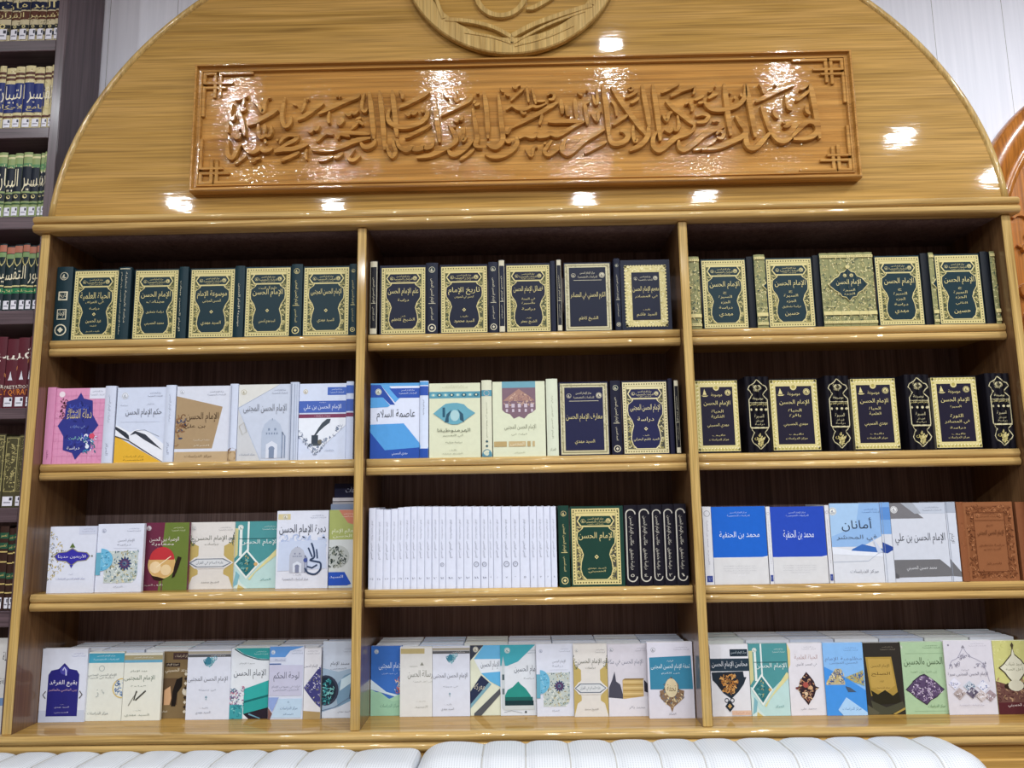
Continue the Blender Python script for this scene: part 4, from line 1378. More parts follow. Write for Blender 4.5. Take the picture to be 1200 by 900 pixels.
def minaret(a, x=.34, w=.5, top=.5, bot=1.0, c='#b4c0d4', d='#7f8ea8'):
    cx = x + w / 2
    H = bot - top
    a.poly([(x + w * .1, bot), (x + w * .1, top + H * .35), (x + w * .2, top + H * .15), (cx - w * .1, top + H * .03), (cx + w * .1, top + H * .03), (x + w * .8, top + H * .15), (x + w * .9, top + H * .35), (x + w * .9, bot)], c)
    a.line([(cx, top), (cx, top + H * .05)], .012, d)
    for u in (-.12, .12): a.rect(cx + u * w - .035 * w, top + H * .25, cx + u * w + .035 * w, top + H * .31, d, False)
    for u in (-.2, -.1, 0, .1, .2): a.rect(cx + u * w - .03 * w, top + H * .36, cx + u * w + .02 * w, top + H * .41, d, False)
    a.up()
    a.poly([(cx - .22 * w, bot), (cx - .22 * w, top + H * .66), (cx, top + H * .57), (cx + .22 * w, top + H * .66), (cx + .22 * w, bot)], '#d5dcea')
    a.disc(cx, top + H * .78, .12 * w, d, 12, a0=math.pi, a1=2 * math.pi); a.rect(cx - .1 * w, top + H * .76, cx + .1 * w, bot, d)
    a.line([(x + w * .9, bot), (x + w * .9, top + H * .35), (x + w, top + H * .45), (x + w, bot)], .02, d)
def grey_minaret(a):
    a.rect(0, 0, 1, 1, '#c6cfe0'); a.poly([(0, 0), (.8, 0), (.0, .3)], '#d9dad6'); a.line([(.8, 0), (.0, .31)], .008, '#8d98ac'); a.line([(.0, .31), (.46, 1)], .008, '#a9b6cc')
    a.poly([(0, .32), (.45, 1), (0, 1)], '#c9ccd0'); a.logo(.1, .1, .06, '#dcdcd4', '#a09a80'); a.head(.8, .1, .3, '#8a92a6', .035)
    minaret(a, .42, .5, .45, .97); a.text('الإمام الحسن المجتبى', .52, .33, .84, .14, '#7d828c'); a.text('مركز الدراسات', .2, .92, .3, .03, '#8d98ac')
    a.line([(.03, .55), (.12, .5), (.18, .62), (.1, .66), (.03, .55)], .01, '#b0aca0')
hard('grey-white book with a pale domed minaret picture, second shelf', G4, (277, 338), (338.5, 348.5), 450.5, 538.5, Z2, '#c6cfe0', grey_minaret, lambda a: (a.line([(.15, .02), (.15, 1)], .1, '#7d88a0'), a.line([(.55, .02), (.55, 1)], .06, '#8d98b0'), a.line([(.8, .02), (.8, 1)], .06, '#a5b0c4')), '#c3cde0')
def inkwell(a):
    a.rect(0, 0, 1, 1, '#cfd9ee'); a.rect(.6, .05, 1, .155, '#4868b8'); a.head(.8, .1, .3, '#cfd9ee', .035); a.logo(.13, .105, .055, '#dedfdc', '#9a8a6a')
    a.rect(0, .23, 1, .385, '#4a66b4'); a.text('الإمام الحسن بن علي', .5, .32, .8, .09, '#dbe4f6'); a.text('دراسة', .5, .25, .14, .02, '#dbe4f6'); a.rect(0, .405, 1, .455, '#7c3f5c'); a.text('بحوث ودراسات', .5, .43, .34, .025, '#e4d4e0')
    a.poly([(0, .455), (1, .455), (1, .55), (.35, .93), (0, .68)], '#e4eaf4')
    a.poly([(.34, .68), (.42, .59), (.5, .52), (.6, .47), (.68, .47), (.66, .52), (.55, .57), (.44, .63), (.38, .68)], '#47505a'); a.line([(.3, .72), (.42, .6)], .012, '#3a424c')
    a.rect(.28, .68, .42, .80, '#3c4652'); a.poly([(.24, .79), (.5, .79), (.46, .82), (.2, .82)], '#4d565e'); a.disc(.46, .77, .05, '#6e6a5e')
    a.sprays([(.0, .6), (.12, .68), (.35, .86), (.6, .72), (.9, .52), (.94, .56), (.6, .78), (.38, .95), (.02, .72)], .028, 70, ['#8290a8', '#5d6a84', '#a8b2c4'], 4); a.text('مركز الدراسات', .66, .88, .2, .03, '#8d98ac')
def inkwell_sp(a):
    a.rect(0, .05, 1, .155, '#4868b8'); a.rect(0, .23, 1, .385, '#4a66b4'); a.rect(0, .405, 1, .455, '#7c3f5c')
hard('pale blue book with a quill and inkwell picture, second shelf', G4, (349, 404.5), (405, 413.5), 449.5, 538, Z2, '#cfd9ee', inkwell, inkwell_sp, '#cbd6ee')
# ---- second shelf, middle bay
G5 = 'books of the middle second shelf'
def blue_geo(a):
    a.rect(0, 0, 1, 1, '#d9e1f4'); a.rect(0, 0, 1, .04, '#5c9fd8'); a.poly([(0, .02), (.2, .02), (.5, .29), (.4, .29), (.25, .19), (0, .19)], '#2f50a4'); a.poly([(.2, .02), (.35, .02), (.6, .2), (.5, .26)], '#5fa6e2')
    a.poly([(.38, .07), (1, .07), (1, .2), (.55, .2)], '#3456ae'); a.poly([(0, .19), (.25, .19), (.4, .3), (.35, .32), (0, .33)], '#5aa2de'); a.logo(.16, .115, .065, '#cfd6d0', '#8a8a70')
    a.head(.76, .12, .36, '#dbe4f6', .035); a.text('عاصمة السلام', .52, .43, .78, .16, '#4a4f58')
    a.poly([(0, .55), (.68, .54), (1, .8), (1, .88), (.3, .89), (0, .65)], '#559ddc'); a.poly([(0, .65), (.3, .89), (1, .86), (1, 1), (0, 1)], '#2d52a8'); a.text('مهدي الحسيني', .6, .94, .32, .05, '#cfdaf0')
def blue_geo_sp(a):
    a.rect(0, .01, 1, .055, '#5c9fd8'); a.rect(0, .07, 1, .19, '#3456ae'); a.rect(0, .88, 1, 1, '#2d52a8'); a.poly([(0, .83), (1, .87), (1, .89), (0, .89)], '#559ddc'); a.text('عاصمة السلام', .45, .35, .25, .2, '#6a7080', 90)
hard('blue and white book with slanted blue shapes, at the left of the middle second shelf', G5, (433.5, 491.5), (492, 502), 449, 535.5, Z2, '#3456ae', blue_geo, blue_geo_sp, '#d2def4')
def lip(a):
    a.rect(0, 0, 1, 1, '#d8dcc0'); a.rect(0, .115, 1, .205, '#5a97aa')
    for j in range(8): a.disc(.08 + .12 * j, .16, .05, ('#7fb6c2', '#2f6478')[j % 2], 8, .034); a.disc(.08 + .12 * j, .16, .02, '#d8dcc0', 6)
    a.poly([(.08, .41), (.2, .34), (.32, .28), (.45, .27), (.55, .27), (.68, .29), (.75, .34), (.9, .41), (.75, .48), (.65, .53), (.55, .56), (.44, .56), (.32, .53), (.2, .47)], '#69a6b8')
    a.poly([(.3, .53), (.34, .42), (.44, .36), (.38, .46), (.38, .53)], '#33566a'); a.poly([(.55, .35), (.66, .42), (.68, .53), (.6, .5), (.6, .42)], '#33566a'); a.disc(.5, .44, .09, '#a9cdd2', 14, .11); a.rect(.26, .33, .31, .46, '#2f5a70')
    a.text('الهرمنوطيقا', .48, .64, .64, .06, '#6f7460'); a.text('في التفسير', .46, .71, .4, .04, '#7d826c'); a.text('دراسة مقارنة', .48, .80, .32, .03, '#7d826c'); a.text('تأليف', .46, .9, .14, .025, '#7d826c'); a.text('الشيخ محمد', .45, .95, .4, .025, '#8d927c'); a.head(.5, .05, .5, '#a5a98c', .02)
def lip_sp(a):
    a.rect(0, .13, 1, .21, '#5a97aa'); a.disc(.5, .17, .3, '#c2b0a8', 8); a.text('الهرمنوطيقا في التفسير', .5, .52, .14, .46, '#6f7460', 90); a.disc(.5, .98, .5, '#5a8ea2', 14, .6); a.disc(.5, .96, .2, '#c8d2c0', 8); a.lozenge(.5, .86, .14, '#3a5a66'); a.lozenge(.5, .8, .14, '#3a5a66')
hard('pale olive book with a teal pointed-oval ornament, middle second shelf', G5, (503, 563.5), (565, 577), 449, 535, Z2, '#d8dcc0', lip, lip_sp, '#d8dac2', lift=.007)
def shrine(a):
    a.rect(0, 0, 1, 1, '#d8ddc2'); a.rect(.18, 0, .82, .085, '#6fa2b2')
    a.poly([(.18, .085), (.82, .085), (.82, .38), (.75, .42), (.68, .44), (.6, .5), (.5, .47), (.4, .5), (.33, .44), (.24, .42), (.18, .38)], '#7e6672')
    a.poly([(.2, .26), (.3, .2), (.42, .14), (.5, .1), (.58, .14), (.7, .2), (.8, .26)], '#a88478')
    a.sprays([(.2, .26), (.5, .11), (.8, .26), (.8, .32), (.2, .32)], .03, 40, ['#b9988a', '#8d6c6c', '#c9ac98'], 3)
    for j in range(5):
        a.rect(.24 + .12 * j, .3, .3 + .12 * j, .35, '#c8bcc8', False); a.rect(.25 + .12 * j, .37, .29 + .12 * j, .41, '#cbbfcc', False)
    a.up()
    a.text('الإمام الحسن المجتبى', .52, .62, .6, .09, '#8a8d78'); a.text('قراءة في', .5, .71, .3, .03, '#8a8d78')
    a.rect(.02, .8, .26, .87, '#b7a070'); a.rect(.3, .8, .62, .87, '#c2ac80'); a.text('المجتبى', .46, .835, .26, .05, '#e2dcc0'); a.rect(.65, .8, .71, .87, '#b7a070'); a.rect(.75, .8, .79, .87, '#c2ac80'); a.text('المركز', .5, .95, .2, .02, '#a5a98c')
hard('pale olive book with a shrine photograph on top, middle second shelf', G5, (578, 640), (641.5, 655), 447, 532.5, Z2, '#d8ddc2', shrine, lambda a: (a.text('الإمام الحسن المجتبى قراءة', .5, .5, .2, .55, '#8a8d78', 90), a.text('المركز', .5, .92, .5, .04, '#8a8d78')), '#d5dcc6', lift=.006)
hard('navy hardback with a plain straight gilt frame, middle second shelf', G5, (656.8, 715), None, 447.5, 532, Z2, '#20223c', plain_frame_cover('#242645', 'معارف الإمام الحسن', 'السيد مهدي'))
spine('navy spine with silver emblems left of the navy vase cover, middle second shelf', G5, 717.5, 730, 446, 531, Z2, '#1c1d30', cloth_spine(SIL))
hard('navy gilt hardback with a vase-shaped panel, at the right of the middle second shelf', G5, (731, 785), (786, 791), 446, 531, Z2, '#1e1f34', vase_cover('#24264a', 'الإمام الحسن المجتبى', None, [('دراسة', .53, .36, .07), ('*', .66, 0, 0), ('تأليف', .75, .14, .025), ('السيد هاشم البحراني', .81, .55, .05)], gold='#d9cfa2'))
spine('thin black and silver spine at the right end of the middle second shelf', G5, 793, 798.5, 445, 530.5, Z2, '#18181f', cloth_spine(SIL, False, 90, 'الإمام الحسن', SIL))
# ---- second shelf, right bay: the black encyclopaedia
G6 = 'thick black gilt volumes on the right second shelf'
def ency(lines):
    def art(a):
        a.rect(.0, .02, .985, .975, CRM)
        for j in range(13):
            for v in (.04, .95): a.disc(.03 + .93 * j / 12, v, .03, '#b3a860', 6, up=False)
        for j in range(18):
            for u in (.045, .945): a.disc(u, .04 + .91 * j / 17, .03, '#b3a860', 6, up=False)
        a.up()
        for j in range(14):
            for v in (.055, .935): a.disc(.06 + .88 * j / 13, v, .014, '#f2ecc6', 5, up=False)
        for j in range(18):
            for u in (.06, .925): a.disc(u, .06 + .88 * j / 17, .014, '#f2ecc6', 5, up=False)
        a.up()
        a.rect(.115, .105, .87, .895, '#221f30'); a.disc(.49, .115, .07, CRM); a.disc(.49, .115, .04, '#a89c58')
        a.poly([(.17, .21), (.21, .13), (.26, .21)], CRM); a.poly([(.14, .22), (.3, .22), (.26, .235), (.18, .235)], CRM); a.logo(.76, .185, .07, CRM, '#221f30'); a.text('موسوعة', .49, .215, .26, .06, CRM)
        a.text('الإمام الحسن', .49, .335, .62, .085, CRM);
        for t, v, w, h in lines: a.text(t, .49, v, w, h, CRM)
    return art
def ency_spine(a):
    G = '#cfc7a0'
    def out(pts, w=.035): a.line([(.5 - q, v) for q, v in pts] , w, G, False); a.line([(.5 + q, v) for q, v in pts], w, G)
    out([(0, .04), (.14, .09), (.34, .13), (.4, .17), (.3, .2), (.22, .24), (.3, .28), (.38, .31), (.38, .66), (.3, .71), (.22, .74), (.3, .79), (.36, .83), (.3, .87), (.12, .92), (0, .96)])
    a.disc(.5, .15, .16, G, 12, .12); a.disc(.5, .145, .09, '#3d3a30'); a.sprays([(.3, .12), (.7, .12), (.62, .22), (.38, .22)], .05, 16, [G, '#8f8868'], 3)
    a.text('موسوعة', .5, .295, .44, .05, G); a.text('الإمام الحسن المجتبى', .5, .37, .72, .065, CRM); a.rect(.14, .345, .86, .352, G)
    for j in range(4): a.disc(.2 + .2 * j, .44, .055, G, 7)
    a.text('السيرة', .5, .53, .4, .055, G); a.text('الجزء الأول', .5, .59, .3, .035, G); a.text('دراسة', .5, .635, .4, .03, G); a.rect(.14, .67, .86, .69, G)
    a.sprays([(.3, .82), (.5, .76), (.7, .82), (.5, .93)], .06, 40, [CRM, '#b0a46a'], 4); a.disc(.5, .83, .07, CRM)
EL = [[('الحياة', .44, .28, .05), ('الفكرية', .51, .3, .05), ('مهدي الحسيني', .63, .5, .06), ('تأليف', .76, .3, .03), ('مركز الدراسات', .82, .45, .035)],
      [('الحياة', .44, .28, .05), ('باقرة', .51, .24, .05), ('مهدي الحسيني', .63, .5, .06), ('تأليف', .76, .3, .03), ('مركز الدراسات', .82, .45, .035)],
      [('الحياة', .43, .26, .05), ('العلمية', .5, .26, .05), ('مهدي الحسيني', .64, .5, .07), ('تأليف', .77, .3, .03), ('مركز الدراسات', .83, .45, .035)],
      [('السيرة', .42, .24, .04), ('الثورة', .55, .28, .06), ('في المصادر', .63, .54, .06), ('دراسة', .71, .34, .04), ('تأليف', .79, .3, .03), ('مركز الدراسات', .84, .45, .035)]]
for k, (cv, sp, yt, yb) in enumerate([((818.5, 869), (877.5, 906), 444.5, 530), ((907, 963.5), (972.5, 1001), 443.5, 529), ((1003, 1056.5), (1067, 1096.5), 442, 528), ((1098.5, 1152.5), (1163, 1192), 440.5, 527)]):
    w4 = ['first', 'second', 'third', 'fourth'][k]
    hard('black gilt volume face-out, %s black cover from the right divider' % w4, G6, cv, None, yt, yb, Z2, '#131219', ency(EL[k]))
    for j in range(4):
        q = (sp[1] - sp[0]) / 4
        spine('thin black gilt spine, %s of four beside the %s black cover' % (['first', 'second', 'third', 'fourth'][j], w4), G6, sp[0] + q * j, sp[0] + q * (j + 1), yt - 3.2, yb, Z2, '#15141c', ridge_spine(j / 4, (j + 1) / 4, ency_spine), depth=.16, bulge=.005, rough=.28)
# ------------------------------------------------------------------ third shelf, left bay: thin paperbacks
def soft(label, group, a, b, ytop, ybot, z, board, art, Y=None, thick=.011, **k):
    x0, x1, Y, zt = place(a, b, ytop, ybot, z, Y)
    return display_book(label, group, x0, x1, Y, z + .0002, zt, board, art, thick, False, rough=.3, paper='#e9e7e2', **k)
G7 = 'paperbacks on the third shelf'
WH = '#d6dbea'
def hadith(a):
    a.rect(0, 0, 1, 1, WH)
    a.sprays([(0, .06), (.25, .25), (.42, .42), (.36, .6), (.12, .78), (0, .82)], .028, 90, ['#b7a568', '#8d94a0', '#6b6a58', '#c9bd90'], 2)
    a.poly([(.62, .0), (1, .0), (1, .12), (.62, .12)], '#c9cfe2'); a.head(.82, .06, .28, '#8a90a8', .03)
    st = [(.13, .45), (.2, .4), (.38, .39), (.5, .34), (.62, .39), (.8, .4), (.87, .45), (.8, .51), (.62, .52), (.5, .58), (.38, .52), (.2, .51)]
    a.poly([(.5 + (u - .5) * 1.06, .455 + (v - .455) * 1.15) for u, v in st], '#8f8a6c'); a.poly(st, '#3a36a0')
    a.poly([(.44, .32), (.5, .25), (.56, .32)], '#5a6e3a'); a.disc(.07, .45, .02, '#6b6a58', 6); a.disc(.93, .45, .02, '#6b6a58', 6); a.poly([(.46, .58), (.5, .63), (.54, .58)], '#3a36a0')
    a.text('الأربعون حديثاً', .5, .455, .6, .06, '#e6e6f6'); a.text('تأليف', .5, .72, .1, .02, '#8a90a8'); a.text('مركز الإمام الحسن للدراسات', .5, .79, .62, .04, '#8a90b4')
soft('white paperback with a violet title plaque, first on the third shelf', G7, 54, 109, 617, 695, Z3, WH, hadith)
def tile_art(a):
    a.rect(0, 0, 1, 1, WH); a.logo(.13, .1, .05, '#c9cfe0', '#8a90a8'); a.head(.78, .09, .3, '#9298ac', .03)
    a.text('الإمام الحسن', .62, .25, .36, .06, '#8d92a0'); a.text('دراسة', .58, .31, .3, .04, '#9aa0ae'); a.rect(.36, .36, .86, .363, '#a8aebc')
    o = [(.18, .4), (.9, .4), (.9, .75), (.86, .82), (.78, .865), (.18, .865)]
    a.poly(o, '#bcc6c4'); a.sprays(o, .03, 150, ['#7f9aa4', '#5b6e7a', '#d6cfae', '#8a8f6c', '#e3e6e0', '#a89a70'], 3); a.rosette(.62, .585, .15, ['#2f4470', '#6a3f5c', '#3d5a86'], 12)
    a.poly([(.0, .42), (.1, .42), (.1, .75), (.0, .75)], '#66a6be')
    a.poly([(.1, .36)] + [(.1 + .26 * math.sin(t), .525 - .165 * math.cos(t)) for t in [math.pi * k / 14 for k in range(15)]] + [(.1, .69)], '#6db4d6')
    a.sprays([(.12, .38), (.28, .42), (.33, .52), (.28, .64), (.12, .67)], .02, 30, ['#3f8fb4', '#2f6f98', '#a9d6e6'], 5); a.text('المركز', .5, .92, .2, .025, '#8d92a0')
soft('white paperback with a sky blue half disc over floral tiles, second on the third shelf', G7, 110.5, 165, 614, 694, Z3, WH, tile_art)
def maroon_green(a):
    a.rect(0, 0, .5, 1, '#6a2f45'); a.rect(.45, 0, 1, 1, '#68793a'); a.poly([(.45, 0), (.52, 0), (.42, 1), (.36, 1)], '#68793a')
    a.logo(.09, .08, .055, '#d6d0d4', '#8a6a78'); a.head(.76, .1, .3, '#d8dab8', .035)
    a.text('الوصية بين الحسن', .45, .25, .66, .08, '#ded6d0'); a.text('ومعاوية', .42, .32, .5, .06, '#ded6d0'); a.text('دراسة', .42, .39, .24, .04, '#ded6d0')
    a.disc(.42, .62, .31, '#d9b777', 24); a.disc(.42, .61, .29, '#cda76c', 24); a.disc(.42, .55, .28, '#b8383e', 20, a0=math.pi, a1=2 * math.pi); a.disc(.28, .66, .13, '#e4caa0', 12); a.disc(.52, .7, .12, '#dfc69a', 12); a.poly([(.2, .78), (.35, .8), (.5, .83), (.4, .86), (.26, .84)], '#33221c')
    a.poly([(.66, .82), (.72, .6), (.78, .5), (.86, .52), (.8, .66), (.72, .8)], '#2f2420'); a.line([(.3, .66), (.62, .5)], .02, '#ead9b8'); a.text('تأليف السيد', .26, .915, .42, .04, '#d8ccc8')
soft('half maroon half green paperback with a round painting, third shelf', G7, 166, 218.5, 612.5, 692, Z3, '#6a2f45', maroon_green)
def gold_frame(a):
    a.rect(0, 0, 1, 1, '#d9d6d2'); a.poly([(0, .18), (.05, .3), (.22, .36), (.22, .5), (.1, .58), (.1, .64), (.22, .72), (.22, .78), (.1, .82), (.0, 1)], '#bba667'); a.poly([(1, .18), (.95, .3), (.78, .36), (.78, .5), (.9, .58), (.9, .64), (.78, .72), (.78, .78), (.9, .82), (1, 1)], '#bba667')
    a.sprays([(0, .16), (.12, .28), (.1, .34), (0, .34)], .03, 14, ['#6d7a4c', '#4c5a5c'], 2); a.sprays([(1, .16), (.88, .28), (.9, .34), (1, .34)], .03, 14, ['#6d7a4c', '#4c5a5c'], 3)
    a.logo(.1, .09, .05, '#dcdcdc', '#8a8a80'); a.head(.8, .1, .3, '#9a9aa0', .03)
    a.text('الإمام الحسن', .48, .25, .7, .1, '#7d8078'); a.text('دراسات', .5, .33, .3, .04, '#7d8078')
    hx = [(.02, .61), (.18, .545), (.78, .545), (.96, .61), (.78, .675), (.18, .675)]
    a.poly([(.5 + (u - .5) * 1.1, .61 + (v - .61) * 1.3) for u, v in hx], '#dcdad8'); a.poly(hx, '#6c7684'); a.poly([(.5 + (u - .5) * .92, .61 + (v - .61) * .8) for u, v in hx], '#d2d6da'); a.text('عليه السلام في القرآن', .48, .61, .6, .07, '#5a6470')
    a.text('الشيخ محمد', .5, .9, .4, .04, '#8d8d8d')
soft('white paperback with mustard gold sides and a grey hexagonal label, third shelf', G7, 219, 272.5, 612, 690.5, Z3, '#d9d6d2', gold_frame)
def teal_art(a):
    a.rect(0, 0, 1, 1, '#b9d8d8'); a.poly([(0, 0), (1, 0), (1, .42), (.52, .66), (.3, .44), (.12, .62), (0, .6)], '#4f9296'); a.poly([(0, .1), (.1, .1), (.1, .5), (.0, .58)], '#c9c490')
    a.rect(.13, .1, .19, .52, '#dfe8e6'); a.rect(.3, 0, .34, .45, '#dfe8e6'); a.logo(.15, .09, .06, '#e6e8e2', '#7a9a98'); a.head(.78, .1, .32, '#cfe2e0', .035)
    a.poly([(.96, .40), (1, .42), (1, .48), (.5, .76), (.38, .88), (.34, .86)], '#d8d29a'); a.poly([(.02, .63), (.3, .42), (.58, .64), (.3, .86)], '#e0e9e6'); a.poly([(.07, .63), (.3, .46), (.53, .64), (.3, .82)], '#35757c')
    a.sprays([(.12, .63), (.3, .5), (.38, .58), (.3, .78)], .03, 20, ['#1f5058', '#7ab4b4', '#c0ae6c'], 2); a.disc(.5, .64, .04, '#c8a46c'); a.rect(.12, .255, .98, .262, '#2c5a60')
    a.text('الإمام الحسن', .56, .32, .8, .1, '#e4efee'); a.poly([(.0, .7), (.2, .92), (.34, 1), (0, 1)], '#cfe0dc'); a.poly([(.14, .94), (.28, 1), (.12, 1)], '#c9b878'); a.poly([(.08, .74), (.16, .8), (.12, .94), (.02, .98)], '#7fb2c0'); a.text('المركز', .72, .87, .22, .04, '#6a9a9c')
soft('teal paperback with a slanted diamond ornament, third shelf', G7, 271.5, 326, 611, 690, Z3, '#4f9296', teal_art, Y=.1235)
def course(a):
    a.rect(0, 0, 1, 1, '#dbe0ee'); a.rect(.02, .04, .26, .115, '#cfc49a'); a.logo(.16, .08, .05, '#e2e0d4', '#8a8468'); a.head(.8, .08, .3, '#9298ac', .025)
    a.sprays([(.1, .34), (.95, .34), (.95, .5), (.1, .55)], .06, 40, ['#b9c7e4', '#c4d0ea', '#a9bade'], 2); a.poly([(.05, .4), (.95, .38), (.98, .75), (.03, .78)], '#c6d2ea'); minaret(a, .22, .38, .46, .8, '#b6bccc', '#7f86a0')
    a.text('دورة الإمام الحسن', .5, .255, .9, .16, '#4a515e')
    a.line([(.68, .42), (.72, .5), (.74, .6), (.66, .64), (.78, .66), (.86, .68), (.86, .76), (.76, .82), (.62, .8), (.56, .74)], .035, '#3b4a66', curve=True); a.line([(.62, .48), (.7, .6)], .03, '#3b4a66'); a.line([(.78, .5), (.8, .62)], .028, '#3b4a66'); a.line([(.6, .72), (.7, .74), (.8, .7)], .03, '#3b4a66'); a.disc(.57, .64, .04, '#4a5a9a')
    a.text('تأليف', .42, .825, .16, .02, '#7d8290'); a.text('مركز الدراسات التخصصية', .38, .88, .5, .04, '#8d92a4')
soft('tall white paperback with a blue-grey minaret and a big calligraphic swirl, third shelf', G7, 322.5, 383.5, 598.5, 689.5, Z3, '#dbe0ee', course, Y=.104, thick=.016)
def greens(a):
    a.rect(0, 0, 1, 1, '#cdd3d4'); a.rect(0, 0, 1, .385, '#a6b06c'); a.poly([(.35, 0), (1, 0), (1, .2), (.7, .17)], '#c4806a'); a.head(.72, .07, .5, '#ead8cc', .03)
    a.text('معالم الإمام', .55, .28, .9, .07, '#e4e8d0'); a.text('الحسن', .5, .34, .7, .05, '#e4e8d0'); a.disc(.35, .6, .42, '#b6bcba', 20, .4); a.sprays([(0, .48), (.5, .46), (.7, .6), (.5, .74), (0, .74)], .06, 60, ['#3a4444', '#5a6662', '#22302e', '#8a8f80'], 4)
    a.poly([(0, .8), (.6, .8), (.85, .95), (.7, .97), (0, .97)], '#2f55b8'); a.text('السيد', .3, .86, .5, .045, '#d6def2')
soft('green and white paperback with a blue foot against the left divider, third shelf', G7, 384.5, 416, 597.5, 689, Z3, '#cdd3d4', greens, Y=.106)

# copies packed upright behind the paperbacks, tops in view
def copy_mesh(name, w, h, t, board, page):
    mb = MB()
    mb.box(-w / 2, w / 2, 0, .0007, 0, h, mat(board, .35))
    mb.box(-w / 2 + .001, w / 2 - .001, .0007, t - .0007, .0004, h - .0006, mat(page, .8))
    mb.box(-w / 2, w / 2, t - .0007, t, 0, h, mat(board, .35))
    mb.box(w / 2 - .001, w / 2, .0007, t - .0007, 0, h, mat(board, .35))
    return mb
COPY_COLS = [('#e2e5ee', '#e6e6ea'), ('#cfd6e6', '#ececee'), ('#e6e8ec', '#dcdde2'), ('#c4cee2', '#e6e6ea'), ('#dce0da', '#e2e3e8')]
BANDS = ['#6f86b4', '#5b5f6a', '#5fa0a8', '#9a8c6c', '#4d6aa8', '#8a93a8']
def copies(label, xc, w, h, y0, y1, z, n, k0):
    lo, hi = in_bay(xc)
    xl, xr = max(xc - w / 2, lo + .002), min(xc + w / 2, hi - .002)
    xc, w = (xl + xr) / 2, xr - xl
    g = label + ' (copies)'
    step = (y1 - y0) / n
    b, p = COPY_COLS[k0 % 5]
    first = None
    rg = random.Random(k0)
    for i in range(n):
        if first is None:
            first = [copy_mesh('paperback', w, h - hd, step - .0006, c, p).build('paperback') for c, hd in ((b, 0), (BANDS[k0 % 6], .0015), (BANDS[(k0 + 2) % 6], .003))]
            o = first[0]
        elif i in (4, 7):
            o = first[1 if i == 4 else 2]
        else:
            o = first[1 if i in (10,) else 0].copy()
            COL.objects.link(o)
        o.location = (xc + rg.uniform(-.0015, .0015), y0 + i * step, z + .0002)
        tag(o, label, 'book', g)
for k, (xa, xb, nm) in enumerate([(54, 109, 'the violet plaque paperback'), (111, 165, 'the blue half disc paperback'), (166, 218, 'the maroon and green paperback'), (219, 271, 'the mustard gold paperback'), (273, 322, 'the teal paperback')]):
    x0, x1 = P(xa, 690, .14).x, P(xb, 690, .14).x
    copies('pale paperback copy packed upright behind %s' % nm, (x0 + x1) / 2, (x1 - x0) - .003, .199 - .002 * (k % 2), .138, .228, Z3, 8, k)
x0, x1 = P(356, 690, .12).x, XS[1] - HALF - .003
copies('tall pale paperback copy standing behind the green and white paperback', (x0 + x1) / 2, x1 - x0, .228, .122, .28, Z3, 10, 3)
# three books lying on those copies
zz = Z3 + .2286
for lb, hh, xa, c, tx, tc in (('grey-blue book lying lowest on the upright copies beside the left divider', .036, 388, '#8c9ab4', 'الحسن', '#5b7aa0'),
                         ('thin pale book lying between the grey-blue and the navy one', .020, 390, '#c9c8ce', None, None),
                         ('navy book with pale script lying on top under the second shelf', .046, 392, '#1b1e38', 'وقفات', '#aab0c4')):
    x0 = P(xa, 580, .135).x
    xe = XS[1] - HALF - .004
    t = thing('book', lb, 'book', ((x0 + xe) / 2, .135, zz), 'books lying on the third shelf copies')
    w = xe - x0
    s = MB()
    s.box(-w / 2, w / 2, 0, .002, 0, hh, mat(c, .4))
    a = Art(s, -w / 2, w / 2, 0, hh, 0, 0, .0001)
    if tx: a.text(tx, .66, .5, .5, .5, tc)
    else: a.rect(.0, .55, 1, .7, '#3a3a44'); a.rect(0, .8, 1, .86, '#6a6a74')
    s.build('spine', t)
    p = MB()
    p.box(-w / 2 + .003, w / 2 - .003, .002, .13, .002, hh - .002, mat('#dcd8cc', .8))
    p.build('page_block', t)
    for q in (0, hh - .002):
        b = MB()
        b.box(-w / 2, w / 2, .002, .132, q, q + .002, mat(c, .4))
        b.build('cover_board', t)
    zz += hh + .0004

# ------------------------------------------------------------------ third shelf, middle bay: the white set
G8 = 'white volumes of the set on the third shelf'
EDG = [431.3, 439.5, 448.5, 457.5, 465.5, 472.5, 481, 488.5, 497.5, 506, 514.5, 522, 535, 543.5, 553.5, 563.5, 572.5, 578.5, 588.5, 599.5, 609.5, 621.5, 630, 638.5, 646.5, 653.5]
ARD = '٠١٢٣٤٥٦٧٨٩'
ORDW = ['first', 'second', 'third', 'fourth', 'fifth', 'sixth', 'seventh', 'eighth', 'ninth', 'tenth', 'eleventh', 'twelfth', 'thirteenth', 'fourteenth', 'fifteenth', 'sixteenth', 'seventeenth', 'eighteenth', 'nineteenth', 'twentieth', 'twenty-first', 'twenty-second', 'twenty-third', 'twenty-fourth', 'twenty-fifth']
def white_spine(num, emb):
    def art(a):
        a.rect(0, 0, .05, 1, '#b9bed0')
        a.text('سلسلة محاضرات الإمام', .5, .28, .3, .24, '#8d92a2', 90)
        a.text('الحسن المجتبى', .5, .53, .34, .2, '#8d92a2', 90)
        if emb: a.ring(.5, .71, .28, .08, '#8d92a2', 10); a.text('م', .5, .71, .24, .016, '#8d92a2')
        s = str(num)
        for i, ch in enumerate(s): a.text(ARD[int(ch)], .5 + (i - (len(s) - 1) / 2) * .28, .872, .2, .022, '#7a7f92', 0, False)
        a.up()
    return art
